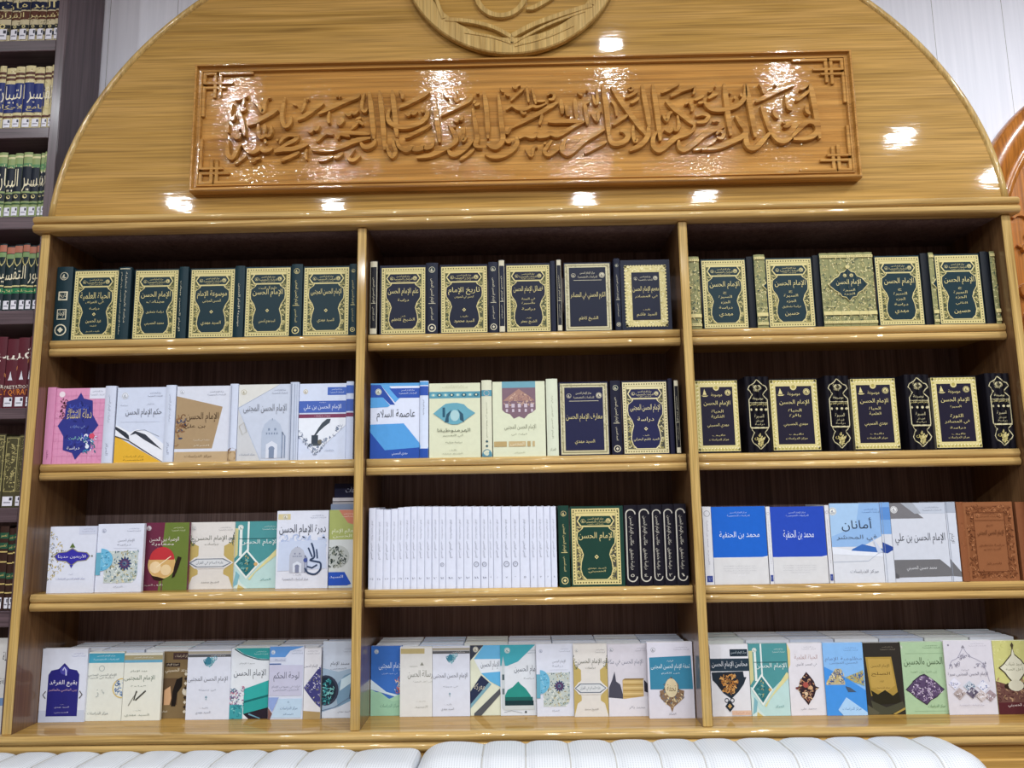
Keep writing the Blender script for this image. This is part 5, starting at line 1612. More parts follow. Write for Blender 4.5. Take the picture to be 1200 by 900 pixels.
for i in range(25):
    f = i / 24
    yt = 594.0 - .6 * f - (0 if i > 5 else (-1.5, -3, -3.5, -2.5, -1, -.4)[i])
    n = 25 - i
    spine('slim white volume, spine outward, %s from the green gilt book' % ORDW[n - 1] if n > 1 else 'slim white volume, spine outward, touching the green gilt book', G8,
          EDG[i], EDG[i + 1], yt, 691 - 3.3 * f, Z3, '#dadfef', white_spine(n, n in (15, 11, 10, 7, 6)), Y=.047 + .0012 * ((i * 7) % 3), bulge=.0012, paper='#e6e6ea', rough=.35)
G9 = 'cloth volumes on the middle third shelf'
hard('dark green gilt hardback face-out beside the white volumes, third shelf', G9, (670, 733), (656, 668.5), 593, 687, Z3, '#1f3f36',
     vase_cover('#1f3f36', 'الإمام الحسن', None, [('*', .64, 0, 0), ('السيد مهدي', .79, .34, .03), ('الحسيني', .83, .32, .04)], gold='#d8c98c', m0=.03, m1=.93, top=.03, bot=.975), cloth_spine('#d8c98c', True, 90, 'الإمام الحسن المجتبى'), Y=.047, lift=.003)
def pill_spine(n):
    def art(a):
        pts = [(.5 + .36 * math.cos(t), (.115 if math.sin(t) < 0 else .885) + .36 * math.sin(t) * a.W / a.H) for t in [2 * math.pi * k / 28 for k in range(29)]]
        a.line(pts, .09, '#c4c0b4'); a.text('مكاتيب الإمام الحسن', .5, .32, .4, .36, '#c4c0b4', 90); a.text('دراسة وتحقيق', .5, .67, .36, .26, '#c4c0b4', 90); a.text(ARD[n], .5, .87, .28, .035, '#c4c0b4')
    return art
PE = [734, 750, 766, 779.5, 793.5, 808.5]
for i in range(5):
    spine('black spine with a silver rounded outline, %s of five beside the green gilt book' % ('nearest', 'second', 'third', 'fourth', 'last')[i], G9, PE[i], PE[i + 1] - .4, 592 - .4 * i, 686.5 - .5 * i, Z3, '#191822', pill_spine(5 - i), Y=.047, bulge=.003)
# ------------------------------------------------------------------ third shelf, right bay
G10 = 'large paperbacks on the right third shelf'
def blue_cover(w, h, c):
    def art(a):
        a.rect(0, 0, 1, .655, c); a.poly([(0, .655), (.9, .655), (1, .64), (1, .7), (.1, .66), (0, .69)], '#dcdde2'); a.rect(0, .66, 1, 1, '#d3d3d4')
        a.head(.5, .1, .42, '#b6c4f0', .035); a.text('محمد بن الحنفية', .5, .37, w, h, '#dfe6fa')
        for j, ww in enumerate((.6, .62, .6, .34)): a.text('دراسة في سيرة أهل البيت عليهم السلام', .48, .765 + .03 * j, ww, .017, '#a0a0a8', 0, False)
        a.up(); a.text('المركز', .5, .88, .14, .03, '#e4e4e8')
    return art
def white_sp(a):
    a.ring(.5, .09, .34, .06, '#8a8a94', 12); a.text('محمد بن الحنفية', .5, .35, .3, .34, '#a6a6b0', 90); a.text('الجزء', .5, .65, .24, .18, '#a6a6b0', 90); a.rect(.16, .885, .84, .965, '#3b4a8c'); a.text('مركز', .5, .925, .4, .04, '#9fb0e0', 90)
def softsp(label, cov, spn, ytop, ybot, board, art, sart, sboard, Y=.047):
    x0, x1, Y, zt = place(cov[0], cov[1], ytop, ybot, Z3, Y)
    sp = [P(q, ybot, Y).x for q in spn]
    if sp[0] < x0: sp[1] = min(sp[1], x0 - .0004)
    else: sp[0] = max(sp[0], x1 + .0004)
    return display_book(label, G10, x0, x1, Y, Z3 + .0002, zt, board, art, .03, False, tuple(sp), sart, sboard, .001, rough=.3)
softsp('bright blue paperback with a white foot against the right divider, third shelf', (838, 902), (827.5, 837.5), 593.5, 687, '#1f62c8', blue_cover(.74, .1, '#2463c4'), white_sp, '#d8d9de')
softsp('deeper royal blue paperback with a white foot, second on the right third shelf', (908, 972), (903, 907.6), 593.5, 686.5, '#2a4bb8', blue_cover(.56, .13, '#2c4cb4'), white_sp, '#d8d9de')
def amanan(a):
    a.rect(0, 0, 1, 1, '#d4d7de'); a.poly([(0, 0), (1, 0), (1, .42), (.6, .55), (0, .55)], '#8fb4e0'); a.poly([(0, 0), (.6, 0), (.5, .3), (0, .42)], '#a3c4e6'); a.poly([(.4, .58), (.6, .52), (1, .58), (1, .64), (.35, .62)], '#3f6cb4'); a.poly([(0, .55), (.4, .6), (1, .63), (1, .68), (0, .64)], '#dfe4ee'); a.line([(0, .74), (.7, .73), (.9, .64), (1, .62)], .01, '#aab4c4')
    a.logo(.06, .1, .08, '#e2e4e0', '#8a93a0'); a.head(.82, .1, .36, '#5f82b4', .03); a.text('أمانان', .52, .27, .6, .17, '#3f4a5c'); a.text('في المحشر', .5, .44, .8, .08, '#5a6a80'); a.text('مركز الدراسات', .6, .86, .56, .05, '#8d929c'); a.poly([(.8, .42), (1, .62), (.9, .64)], '#c3cde0')
def amanan_sp(a):
    a.rect(0, 0, 1, .4, '#7ca6da'); a.rect(0, .06, 1, .22, '#5c8ccc'); a.poly([(0, .5), (1, .56), (1, .6), (.4, .64), (0, .63)], '#2f4a94'); a.line([(.2, 0), (.2, 1)], .04, '#8a94a8')
softsp('pale blue and white paperback with large title and blue wave, third shelf right', (978.5, 1038), (1038.4, 1050), 589.5, 685.5, '#d4d7de', amanan, amanan_sp, '#cfd4de')
spine('thin white spine with a navy foot label beside the pale blue paperback', G10, 973, 978, 592, 686.5, Z3, '#d8d9de', white_sp, Y=.047, bulge=.0005)
def greyb(a):
    a.rect(0, 0, 1, 1, '#ccd1dc'); a.poly([(0, 0), (.28, 0), (.6, .2), (0, .2)], '#77767a'); a.poly([(.2, 0), (.42, 0), (.56, .14), (.44, .14)], '#a4aab4'); a.poly([(.42, 0), (1, 0), (1, .14), (.57, .14)], '#bcc4d2'); a.logo(.07, .085, .065, '#dfe0e2', '#8d8d92'); a.head(.76, .08, .34, '#8d95a4', .03)
    a.text('الإمام الحسن بن علي', .5, .46, .9, .15, '#5a5e66'); a.poly([(.0, .72), (.82, .72), (1, .83), (1, .93), (.0, .94)], '#6f6f72'); a.text('محمد حسين الحسيني', .48, .83, .54, .07, '#d6d8dc'); a.poly([(0, .88), (.06, .91), (.06, .95), (0, .95)], '#5a5a5e')
def greyb_sp(a):
    a.rect(0, 0, 1, .14, '#a8b0be'); a.text('الإمام', .4, .46, .5, .12, '#5a5e66', 90); a.poly([(0, .72), (1, .88), (1, .94), (0, .93)], '#6f6f72'); a.line([(.12, 0), (.12, 1)], .05, '#8a92a2')
softsp('grey and white paperback with dark angular corners, third shelf right', (1050.5, 1116), (1116.4, 1128), 589, 684.5, '#ccd1dc', greyb, greyb_sp, '#cdd3df')
def leather(a):
    a.rect(0, 0, 1, 1, '#8f5c3c'); c1, c2 = '#6e4028', '#a8714c'
    a.frame(.05, .05, .95, .96, .13, '#835234')
    for q in ([(.05, .05), (.95, .05), (.95, .13), (.05, .13)], [(.05, .88), (.95, .88), (.95, .96), (.05, .96)], [(.05, .13), (.18, .13), (.18, .88), (.05, .88)], [(.82, .13), (.95, .13), (.95, .88), (.82, .88)]):
        a.sprays(q, .028, 60, [c1, c2, '#5f3722'], 3)
    a.frame(.18, .13, .82, .885, .012, c1); a.head(.5, .17, .4, c1, .03); a.logo(.28, .17, .04, c2, c1); a.logo(.72, .17, .04, c2, c1); a.rect(.2, .23, .8, .235, c1); a.text('تاريخ', .5, .3, .14, .03, c1); a.text('الإمام الحسن المجتبى', .5, .4, .54, .09, '#5f3722'); a.text('دراسة وتحقيق', .5, .55, .5, .04, c1); a.text('السيد مهدي', .5, .6, .34, .035, c1); a.text('المركز', .5, .78, .3, .03, c1)
hard('tooled brown leather hardback, third shelf right', G10, (1137.5, 1196), (1129, 1137), 588, 683.5, Z3, '#8f5c3c', leather, lambda a: a.sprays([(0, 0), (1, 0), (1, 1), (0, 1)], .1, 20, ['#7a4a2e', '#a8714c'], 2), '#8a5638', Y=.047, lift=.001)
spine('brown leather spine right of the tooled brown hardback', G10, 1200, 1212, 588, 683, Z3, '#8a5638', None, Y=.047)

# ------------------------------------------------------------------ base shelf: paperbacks before their copies
G11 = 'paperbacks at the front of the base shelf'
def b(label, a, c, yt, yb, board, art, Y=None, thick=.009): return soft(label, G11, a, c, yt, yb, Z4, board, art, Y, thick)
def baqi(a):
    a.rect(0, 0, 1, 1, WH); a.rect(0, .84, 1, 1, '#c2cade'); a.head(.8, .09, .3, '#7a80b4', .03)
    pl = [(.16, .92), (.16, .36), (.22, .3), (.38, .28), (.44, .24), (.5, .2), (.56, .24), (.62, .28), (.78, .3), (.84, .36), (.84, .92)]
    a.poly(pl, '#2b2a78'); a.disc(.5, .3, .09, '#4a48a0', 12); a.line([(.47, .3), (.5, .26), (.54, .3), (.55, .37)], .03, '#c2c4ec'); a.text('بقيع الغرقد', .5, .475, .6, .09, '#eceaf6'); a.text('بين الماضي والحاضر', .5, .57, .62, .05, '#c8a4b4')
    a.text('تأليف', .5, .76, .08, .015, '#c8c8e4'); a.text('السيد مهدي', .5, .8, .32, .03, '#c8c8e4'); a.text('الحسيني', .5, .87, .3, .025, '#c8c8e4')
    a.line([(.13, .58), (.07, .63), (.13, .68)], .02, '#4a4440'); a.line([(.87, .58), (.93, .63), (.87, .68)], .02, '#4a4440')
b('white paperback with a navy arched plaque, leftmost on the base shelf', 39.5, 98, 760, 846.5, WH, baqi, thick=.012)
def cream_round(a):
    a.rect(0, 0, 1, 1, '#dde0d8'); a.rect(0, .02, 1, .16, '#4aa0bc'); a.text('مركز الإمام الحسن', .5, .06, .5, .03, '#d6ecf0'); a.text('للدراسات التخصصية', .5, .11, .7, .03, '#d6ecf0'); a.ring(.4, .24, .07, .014, '#9aa4a4'); a.text('الإمام الحسن المجتبى', .42, .34, .78, .05, '#6f7676'); a.text('دراسة في السيرة', .4, .38, .7, .04, '#6f7676')
    a.disc(.98, .53, .26, '#d2b86c', 24); a.disc(.98, .53, .23, '#dde0d8', 24); a.sprays([(.8, .45), (1, .4), (1, .65), (.8, .6)], .04, 24, ['#4a6a9a', '#7a94b8'], 2); a.sprays([(.3, .55), (.5, .55), (.5, .67), (.3, .67)], .02, 8, ['#8a9a9c'], 3); a.text('مركز الدراسات', .36, .89, .56, .05, '#8a9292')
b('cream paperback with a teal top band and golden half ring, base shelf', 98.5, 141.5, 764, 845, '#dde0d8', cream_round)
def cream_pens(a):
    a.rect(0, 0, 1, 1, '#dfe1d8'); a.rect(0, .03, 1, .1, '#a39a78'); a.rect(0, .1, 1, .14, '#6aa6c4'); a.text('مركز الإمام الحسن', .5, .065, .5, .03, '#dfe1d8'); a.text('عهد الإمام', .4, .27, .44, .04, '#6a7a6a'); a.text('الإمام المجتبى', .42, .38, .8, .1, '#5a6e5a'); a.text('قراءة', .4, .49, .4, .025, '#8a948a')
    a.line([(.16, .78), (.28, .66), (.38, .57)], .025, '#8d8d84'); a.line([(.34, .7), (.6, .56)], .04, '#4a4a44'); a.line([(.3, .7), (.36, .56)], .03, '#3d3d38'); a.text('تأليف', .4, .85, .2, .02, '#8a948a'); a.text('السيد مهدي', .4, .92, .64, .05, '#8a948a')
b('cream paperback with crossed pens, base shelf', 142, 187, 765.5, 844.5, '#dfe1d8', cream_pens)
def tasbih(a):
    a.rect(0, 0, 1, 1, '#7d6a4c'); a.rect(.35, .02, .97, .12, '#4a3838'); a.text('مركز الدراسات', .66, .07, .5, .05, '#cfc4ac'); a.rect(.1, .17, .6, .23, '#3a2e2a'); a.text('قضايا الإمام', .35, .2, .4, .04, '#dcd2bc'); a.text('الوعد الحسيني', .5, .29, .8, .08, '#e4dcc8')
    a.rect(.05, .4, .55, .8, '#5d4a36'); a.poly([(.1, .8), (.1, .58), (.3, .52), (.35, .7), (.3, .8)], '#c9a07a'); a.poly([(.35, .82), (.38, .6), (.5, .42), (.7, .38), (.7, .52), (.55, .62), (.5, .82)], '#1f1a18'); a.disc(.85, .6, .14, '#cfc8b8', 12)
    for j in range(9): a.lozenge(.82, .34 + .07 * j, .06, ('#d9d2c2', '#3a2e2a')[j % 2])
    a.text('العالم', .14, .9, .2, .04, '#d9d2c2')
b('olive brown paperback with a photograph and a strip of beads, base shelf', 187.5, 222, 763.5, 843.5, '#7d6a4c', tasbih, Y=.153)
def emblem(a):
    a.rect(0, 0, 1, 1, WH); a.rect(0, .02, 1, .06, '#a8a294'); a.rect(0, .065, 1, .105, '#5f6064'); a.text('مركز الإمام الحسن', .7, .085, .34, .025, '#d6d6d6')
    a.sprays([(.36, .12), (.64, .12), (.6, .2), (.5, .25), (.4, .2)], .045, 34, ['#5d9aac', '#3f7f96', '#7fb4c0'], 3); a.disc(.48, .16, .07, '#3f7f96', 10, .09); a.text('الإمام الحسن المجتبى', .48, .43, .92, .1, '#7b7f8a'); a.text('في سيرته', .48, .58, .4, .035, '#9298a4'); a.lozenge(.46, .68, .03, '#7a9aa8'); a.lozenge(.46, .71, .02, '#a0b4bc'); a.text('تأليف', .42, .83, .2, .025, '#9298a4'); a.text('السيد مهدي', .4, .9, .34, .05, '#9298a4')
b('white paperback with a small teal crest under a grey band, left base shelf', 217, 268, 761.5, 843.5, WH, emblem)
def teal_box(a):
    a.rect(0, 0, 1, 1, '#dce2ea'); a.poly([(.1, 0), (1, 0), (1, .16), (.7, .15), (.35, .09)], '#3a9c9e'); a.line([(.08, .01), (.35, .1), (.7, .16), (1, .17)], .03, '#2d5a60', curve=True); a.head(.78, .07, .36, '#c4e0e0', .03); a.text('سيرة الإمام', .42, .22, .4, .03, '#7b828c'); a.text('الإمام الحسن', .5, .37, .84, .14, '#5a6068')
    a.poly([(.36, .58), (1, .46), (1, .66), (.36, .75)], '#35a7a4'); a.poly([(.36, .75), (1, .66), (1, .69), (.36, .78)], '#1e6a6c'); a.poly([(.36, .78), (1, .69), (1, .84), (.36, .93)], '#2f9c9a'); a.poly([(.36, .93), (1, .84), (1, 1), (.5, 1)], '#2b2430'); a.line([(.5, .93), (.8, 1)], .04, '#6a9ab0')
    a.sprays([(0, .58), (.36, .56), (.36, .78), (0, .8)], .04, 44, ['#8a6a94', '#5a7a94', '#c07a90', '#dce2ea', '#3f5a7a'], 4); a.rect(0, .8, .34, 1, '#3f9aa4'); a.sprays([(0, .8), (.34, .8), (.34, 1), (0, 1)], .04, 16, ['#2f7a88', '#7ac0c4'], 5)
b('white and turquoise paperback with a gift box picture, base shelf', 268.5, 313.5, 759.5, 842.5, '#dce2ea', teal_box)
def lavender(a):
    a.rect(0, 0, 1, 1, '#d3daec'); a.poly([(0, 0), (1, 0), (.9, .02), (.6, .06), (.45, .15), (0, .15)], '#5f94d4'); a.logo(.1, .08, .06, '#d9e2ee', '#6a8ab8'); a.head(.8, .08, .32, '#8d98b4', .03); a.rect(0, .16, .48, .21, '#c4cbe0'); a.text('سلسلة', .3, .185, .3, .025, '#6a7aa0'); a.rect(0, .235, .34, .25, '#3f5f9a')
    a.poly([(0, .255), (.98, .26), (.96, .68), (0, .68)], '#c3c4dc'); a.text('لوحة الحكم', .5, .42, .74, .14, '#585c70'); a.text('قراءة في نصوص الإمام', .5, .56, .82, .045, '#7a7f98'); a.text('الحسن المجتبى', .5, .6, .74, .035, '#7a7f98'); a.poly([(.3, .72), (.98, .72), (.95, .98), (.08, .98)], '#b9d2ea'); a.poly([(0, .7), (.3, .7), (.12, .9), (0, .82)], '#8fa6dc'); a.poly([(0, .84), (.12, .92), (.06, 1), (0, 1)], '#7a5a58'); a.text('ع', .6, .78, .09, .05, '#6a84a4'); a.text('مركز الدراسات', .6, .85, .5, .05, '#6a84a4'); a.text('المركز', .58, .93, .3, .025, '#6a84a4')
b('lavender and blue paperback with a framed title panel, base shelf', 313.9, 354.5, 757.5, 843, '#d3daec', lavender)
def navy_arab(a):
    a.rect(0, 0, 1, 1, '#dcdde4'); a.head(.5, .06, .8, '#8d8d9c', .03); a.text('الإمام الحسن', .4, .26, .8, .06, '#6a6a7c'); o = [(0, .56), (.5, .4), (1, .24), (1, .84), (.7, .78), (.3, .66)]
    a.poly(o, '#43437e'); a.sprays(o, .06, 44, ['#a9a9d0', '#6a6aa4', '#e0e0ee', '#9a9a70'], 3); a.poly([(0, .88), (1, .9), (1, 1), (0, 1)], '#ac9468')
b('narrow white paperback with a navy arabesque wedge, base shelf', 355, 375, 759.5, 843, '#dcdde4', navy_arab)
def photo_blue(a):
    a.rect(0, 0, 1, 1, '#c6d0e0'); a.poly([(0, .35), (.5, .4), (1, .35), (1, 1), (0, 1)], '#9fb6cc'); a.text('مسند الإمام', .55, .3, .6, .07, '#3a3f4c'); a.text('المجتبى', .5, .36, .5, .03, '#7a8494'); a.head(.8, .12, .3, '#8d98ac', .03)
    a.poly([(.4, .6), (.7, .45), (1, .4), (1, .8), (.5, .85)], '#7a9cb8'); a.poly([(.6, .5), (.95, .42), (.9, .55), (.55, .65)], '#c6dce8'); a.poly([(.9, .6), (1, .55), (1, .75), (.85, .75)], '#33485e'); a.disc(.1, .64, .42, '#3a3f52', 24, .46); a.disc(.08, .64, .36, '#22303e', 24, .40); a.sprays([(0, .5), (.25, .48), (.35, .64), (.25, .82), (0, .82)], .05, 44, ['#4fa3a8', '#7fc4c4', '#2f7f88'], 3)
    a.line([(0, .9), (.4, .86), (1, .7)], .02, '#6a7a9a'); a.poly([(0, .92), (.5, .86), (1, .76), (1, 1), (0, 1)], '#d0d8e6'); a.text('السيد مهدي', .7, .92, .4, .035, '#5a6274')
b('pale blue paperback with a dark round ornament and photograph against the left divider, base shelf', 377, 414, 751.5, 841.5, '#c6d0e0', photo_blue)
def blue_green(a):
    a.rect(0, 0, 1, 1, '#3f72c4'); a.logo(.17, .08, .07, '#cfd6dc', '#6a86ac'); a.text('الإمام المجتبى', .62, .3, .74, .13, '#d9e6f8'); a.text('في ضوء القرآن', .6, .4, .5, .03, '#c4d6f0'); a.sprays([(.75, .47), (1, .45), (1, .66), (.8, .66)], .05, 26, ['#c86a6a', '#e0d8c8', '#2d3a70'], 2)
    a.poly([(0, .48), (.5, .66), (1, .72), (1, .76), (0, .62)], '#cfe2ee'); a.poly([(0, .62), (.35, .7), (.6, .76), (1, .68), (1, 1), (0, 1)], '#a6d2b4'); a.poly([(0, .66), (.3, .66), (.7, .8), (1, .76), (1, 1), (0, 1)], '#9cc9ae'); a.text('مركز الدراسات', .6, .86, .6, .06, '#5c8a74')
b('royal blue paperback with white and mint waves, right of the left divider, base shelf', 431.5, 471, 757, 839.5, '#3f72c4', blue_green, Y=.155)
def cream_title(a):
    a.rect(0, 0, 1, 1, '#dcdddc'); a.rect(.02, .025, .76, .1, '#b9aa7c'); a.text('رسالة الحسن', .62, .4, .76, .13, '#7e8078'); a.text('إلى أهل البصرة', .7, .5, .6, .035, '#9a9c94'); a.poly([(.62, .27), (.68, .22), (.74, .27)], '#8d8f86'); a.rect(.3, .28, .55, .285, '#8d8f86'); a.text('تأليف', .66, .78, .3, .02, '#a4a69e'); a.text('السيد', .66, .86, .4, .04, '#a4a69e')
b('plain cream paperback with a tan band at its top edge, middle base shelf', 468.5, 506.5, 758, 840, '#dcdddc', cream_title)
b('white paperback with a small teal crest under a grey band, middle base shelf', 506.9, 551, 757.5, 839.5, WH, emblem)
def diag_black(a):
    a.rect(0, 0, 1, 1, '#d8dcc8'); a.poly([(0, 0), (.45, 0), (0, .22)], '#3d4250'); a.poly([(.45, 0), (1, 0), (1, .2), (.12, .2)], '#6ab4e0'); a.logo(.18, .06, .09, '#d8d8d0', '#8a8468'); a.poly([(.12, .2), (1, .2), (1, .38), (.36, .4)], '#dfe6f0'); a.text('الإمام الحسين', .66, .29, .62, .13, '#596072'); a.poly([(.36, .4), (1, .38), (1, .6), (.66, .52)], '#62aedc')
    a.poly([(.0, .66), (.36, .43), (.62, .53), (.0, .84)], '#2c3550'); a.poly([(0, .84), (.62, .53), (.7, .56), (0, .9)], '#7aa4b4'); a.poly([(.12, .97), (.98, .62), (1, .7), (.36, 1), (.12, 1)], '#55585e'); a.text('معركة', .3, .6, .36, .12, '#c6c0b0')
b('paperback with slanted navy, sky blue and cream bands, middle base shelf', 551.5, 587, 756, 838.5, '#d8dcc8', diag_black)
def dome(a):
    a.rect(0, 0, 1, 1, '#d9dfe8'); a.poly([(0, 0), (1, 0), (.5, .24), (.2, .3), (0, .3)], '#46a4b4'); a.logo(.2, .08, .08, '#cfdcdc', '#5a8a90'); a.text('الإمام الحسين', .74, .36, .7, .13, '#5c636e'); a.text('دراسة', .8, .48, .3, .03, '#7a828c'); a.head(.9, .1, .3, '#7a98a4', .03)
    a.poly([(.1, .84), (.12, .72), (.2, .64), (.34, .6), (.5, .52), (.56, .56), (.7, .62), (.84, .72), (.9, .84)], '#2f8f86'); a.poly([(.12, .74), (.9, .74), (.9, .8), (.1, .8)], '#24625e'); a.rect(.1, .79, .92, .86, '#1f3a40'); a.rect(.08, .86, .95, .92, '#c9d0d2'); a.rect(.04, .3, .12, .9, '#c3ccd2'); a.rect(.05, .42, .11, .5, '#4a5a60'); a.poly([(.03, .3), (.08, .16), (.13, .3)], '#b6c2ca'); a.rect(.05, .62, .11, .7, '#6a787e')
    a.disc(.7, .95, .03, '#3a4448'); a.line([(.1, .95), (.3, .93), (.6, .96)], .01, '#8a949a')
b('white and turquoise paperback with a green dome and minaret, middle base shelf', 587, 629, 755.5, 838.5, '#d9dfe8', dome)
b('white paperback with a sky blue half disc over floral tiles, middle base shelf', 629.5, 673, 754.5, 839.5, WH, tile_art)
b('white paperback with mustard gold sides and a grey hexagonal label, middle base shelf', 673.5, 713.5, 754.5, 840, '#d9d6d2', gold_frame)
def chest(a):
    a.rect(0, 0, 1, 1, '#cfccd6'); a.logo(.1, .08, .06, '#d6d6de', '#7a7a8a'); a.head(.85, .08, .3, '#9a9aa8', .03); a.text('الإمام الحسن في مكة', .45, .26, .88, .1, '#868a9a')
    a.poly([(0, .76), (.02, .6), (.1, .5), (.17, .38), (.2, .52), (.3, .56), (.36, .7), (.36, .76)], '#4a4a58'); a.rect(.36, .5, .88, .76, '#c4a870')
    for j in range(6): a.rect(.37, .52 + .04 * j, .87, .535 + .04 * j, ('#d9c08a', '#a88a50')[j % 2], False)
    a.up(); a.poly([(.36, .5), (.42, .48), (.9, .48), (.88, .5)], '#8d744c'); a.poly([(.9, .5), (1, .56), (1, .68), (.9, .66)], '#33303c'); a.poly([(0, .74), (.4, .76), (1, .72), (1, 1), (0, 1)], '#d9d8e2'); a.text('محمد باقر', .7, .88, .4, .05, '#8a8a98')
b('lilac grey paperback with a yellow chest picture, middle base shelf', 714, 761, 754.5, 839.5, '#cfccd6', chest)
def teal_orn(a):
    a.rect(0, 0, 1, 1, '#dad9e6'); a.logo(.13, .1, .06, '#dcdce6', '#7a7a8a'); a.head(.76, .085, .34, '#9292a4', .025); a.poly([(.04, .2), (.96, .18), (.98, .62), (.04, .62)], '#3f86a6'); a.text('تحفة الإمام الحسن المجتبى', .5, .33, .86, .09, '#dce8ee'); a.text('من الكرم', .5, .41, .4, .03, '#dce8ee'); a.text('قراءة', .5, .25, .14, .03, '#dce8ee')
    o = [(.36, .56), (.42, .5), (.5, .46), (.58, .5), (.66, .56), (.66, .62), (.78, .64), (.76, .74), (.64, .8), (.54, .85), (.5, .92), (.46, .85), (.36, .8), (.26, .74), (.24, .64), (.34, .62)]
    a.poly(o, '#8a6f58'); a.sprays(o, .03, 80, ['#cdb48a', '#5a4638', '#e0d0a8', '#6a7a8a'], 4); a.disc(.5, .6, .14, '#d9cba8', 18, .2); a.text('تحفة', .5, .6, .2, .09, '#7a6a4c'); a.text('المركز', .5, .94, .16, .03, '#7a7a8a')
b('white paperback with a teal panel and gilt pendant, right of the middle base shelf', 761.5, 815, 752.5, 842, '#dad9e6', teal_orn, thick=.012)
def black_pend(a):
    a.rect(0, 0, 1, 1, '#dcdde4'); a.rect(.52, .07, .98, .17, '#22303c'); a.text('مركز الإمام الحسن', .75, .12, .4, .05, '#b9c4cc'); a.rect(0, .2, 1, .375, '#2a3a48'); a.text('محاسن الإمام الحسن', .5, .29, .92, .11, '#d9dde4')
    o = [(.02, .39), (.84, .38), (.86, .46), (.92, .46), (.84, .56), (.7, .66), (.5, .76), (.3, .68), (.14, .56), (.04, .5)]
    a.poly(o, '#26303c'); a.disc(.44, .54, .26, '#2a2a30', 20); a.sprays([(.24, .44), (.6, .42), (.68, .54), (.56, .68), (.3, .66)], .05, 60, ['#c0894c', '#a8703a', '#d9a868'], 3); a.ring(.38, .78, .05, .02, '#26303c', 10); a.ring(.52, .78, .05, .02, '#26303c', 10); a.poly([(.45, .78), (.57, .86), (.45, .94), (.33, .86)], '#26303c'); a.poly([(.43, .83), (.47, .83), (.47, .85), (.5, .85), (.5, .87), (.47, .87), (.47, .89), (.43, .89), (.43, .87), (.4, .87), (.4, .85), (.43, .85)], '#c9a468'); a.rect(.5, .92, 1, .985, '#d9b9a4'); a.text('مركز الدراسات', .75, .955, .44, .035, '#c08a6c')
b('white paperback with a black pendant ornament, right of the right divider, base shelf', 835.5, 881, 755, 839.5, '#dcdde4', black_pend)
b('teal paperback with a slanted diamond ornament, right base shelf', 881.5, 927, 754, 839, '#4f9296', teal_art)
def rug_diamond(a):
    a.rect(0, 0, 1, 1, '#dcdae2'); a.head(.62, .07, .4, '#9a9aa8', .025); a.text('الحياة العلمية', .52, .2, .66, .08, '#a88a8a'); a.text('في العصر الأموي', .52, .3, .6, .06, '#8a8a96'); a.poly([(0, 0), (.08, .1), (.06, .3), (0, .36)], '#d9c88a')
    o = [(.5, .4), (.6, .46), (.7, .53), (.74, .6), (.84, .62), (.74, .66), (.68, .74), (.58, .8), (.5, .86), (.42, .8), (.32, .74), (.26, .66), (.16, .62), (.26, .6), (.3, .53), (.4, .46)]
    a.poly(o, '#33252c'); a.sprays(o, .04, 60, ['#8a4a44', '#b98a6a', '#5a3a3c', '#d9b890'], 4); a.disc(.46, .58, .08, '#a8544c', 8); a.disc(.6, .62, .06, '#d0a880', 8); a.disc(.46, .7, .05, '#d9c0a0', 8); a.text('محمد علي', .5, .91, .44, .035, '#9a9aa8')
b('white paperback with a dark rug-like diamond, right base shelf', 927.5, 969, 753.5, 838.5, '#dcdae2', rug_diamond)
def blue_lattice(a):
    a.rect(0, 0, 1, 1, '#86b8ec'); a.head(.7, .09, .36, '#5a7ab4', .03); a.text('مظلومية الإمام', .5, .23, .92, .07, '#6a84b0'); a.text('الحسن المجتبى', .5, .28, .7, .04, '#6a84b0'); a.poly([(0, .33), (.4, .44), (1, .66), (1, 1), (0, 1)], '#4792e2'); a.poly([(.04, .54), (.28, .36), (.42, .36), (.42, .46), (.5, .54), (.5, .58), (.04, .58)], '#b9ae8c'); a.sprays([(.06, .54), (.3, .36), (.44, .38), (.48, .56), (.06, .57)], .035, 44, ['#3f62a4', '#d0b04c', '#2d3f70', '#e0d8b0'], 3); a.poly([(.5, .48), (.8, .42), (.96, .38), (.98, .6), (.7, .54)], '#9aa48c'); a.sprays([(.52, .48), (.95, .4), (.97, .58), (.7, .53)], .035, 44, ['#3f62a4', '#d0b04c', '#5a6a8c'], 4); a.poly([(.5, .6), (.62, .62), (.76, .68), (.56, .68)], '#4a5a70')
    a.poly([(.28, .92), (.5, .75), (1, .96), (1, 1), (.4, 1)], '#a9cff4'); a.text('مركز الدراسات', .62, .91, .46, .05, '#5f86bc')
b('sky blue paperback with gold lattice triangles, right base shelf', 969.5, 1017, 753, 838.5, '#86b8ec', blue_lattice)
def dark_gold(a):
    a.rect(0, 0, 1, 1, '#33302c'); a.head(.66, .08, .4, '#8a8272', .03); a.poly([(.04, .2), (.74, .2), (.84, .7), (.6, .78), (.12, .74)], '#a68a44'); a.poly([(.1, .22), (.7, .23), (.78, .6), (.5, .7), (.14, .62)], '#b99a52'); a.text('الإمام الحسن', .42, .33, .5, .06, '#6a5830'); a.text('الصلح', .42, .44, .5, .06, '#5d4c28'); a.text('قراءة', .44, .54, .1, .03, '#7a6638'); a.text('مركز الدراسات', .44, .63, .4, .03, '#7a6638'); a.poly([(.12, .66), (.3, .72), (.5, .66), (.7, .74), (.86, .68), (.9, .84), (.2, .86)], '#2c2a20')
    a.poly([(.1, .8), (.5, .9), (.95, .82), (1, .9), (.6, 1), (.16, 1)], '#4a4a3c'); a.poly([(.66, .99), (1, .9), (1, .93), (.74, 1)], '#a8904c'); a.poly([(0, .86), (.3, .97), (.26, 1), (0, 1)], '#5a5848')
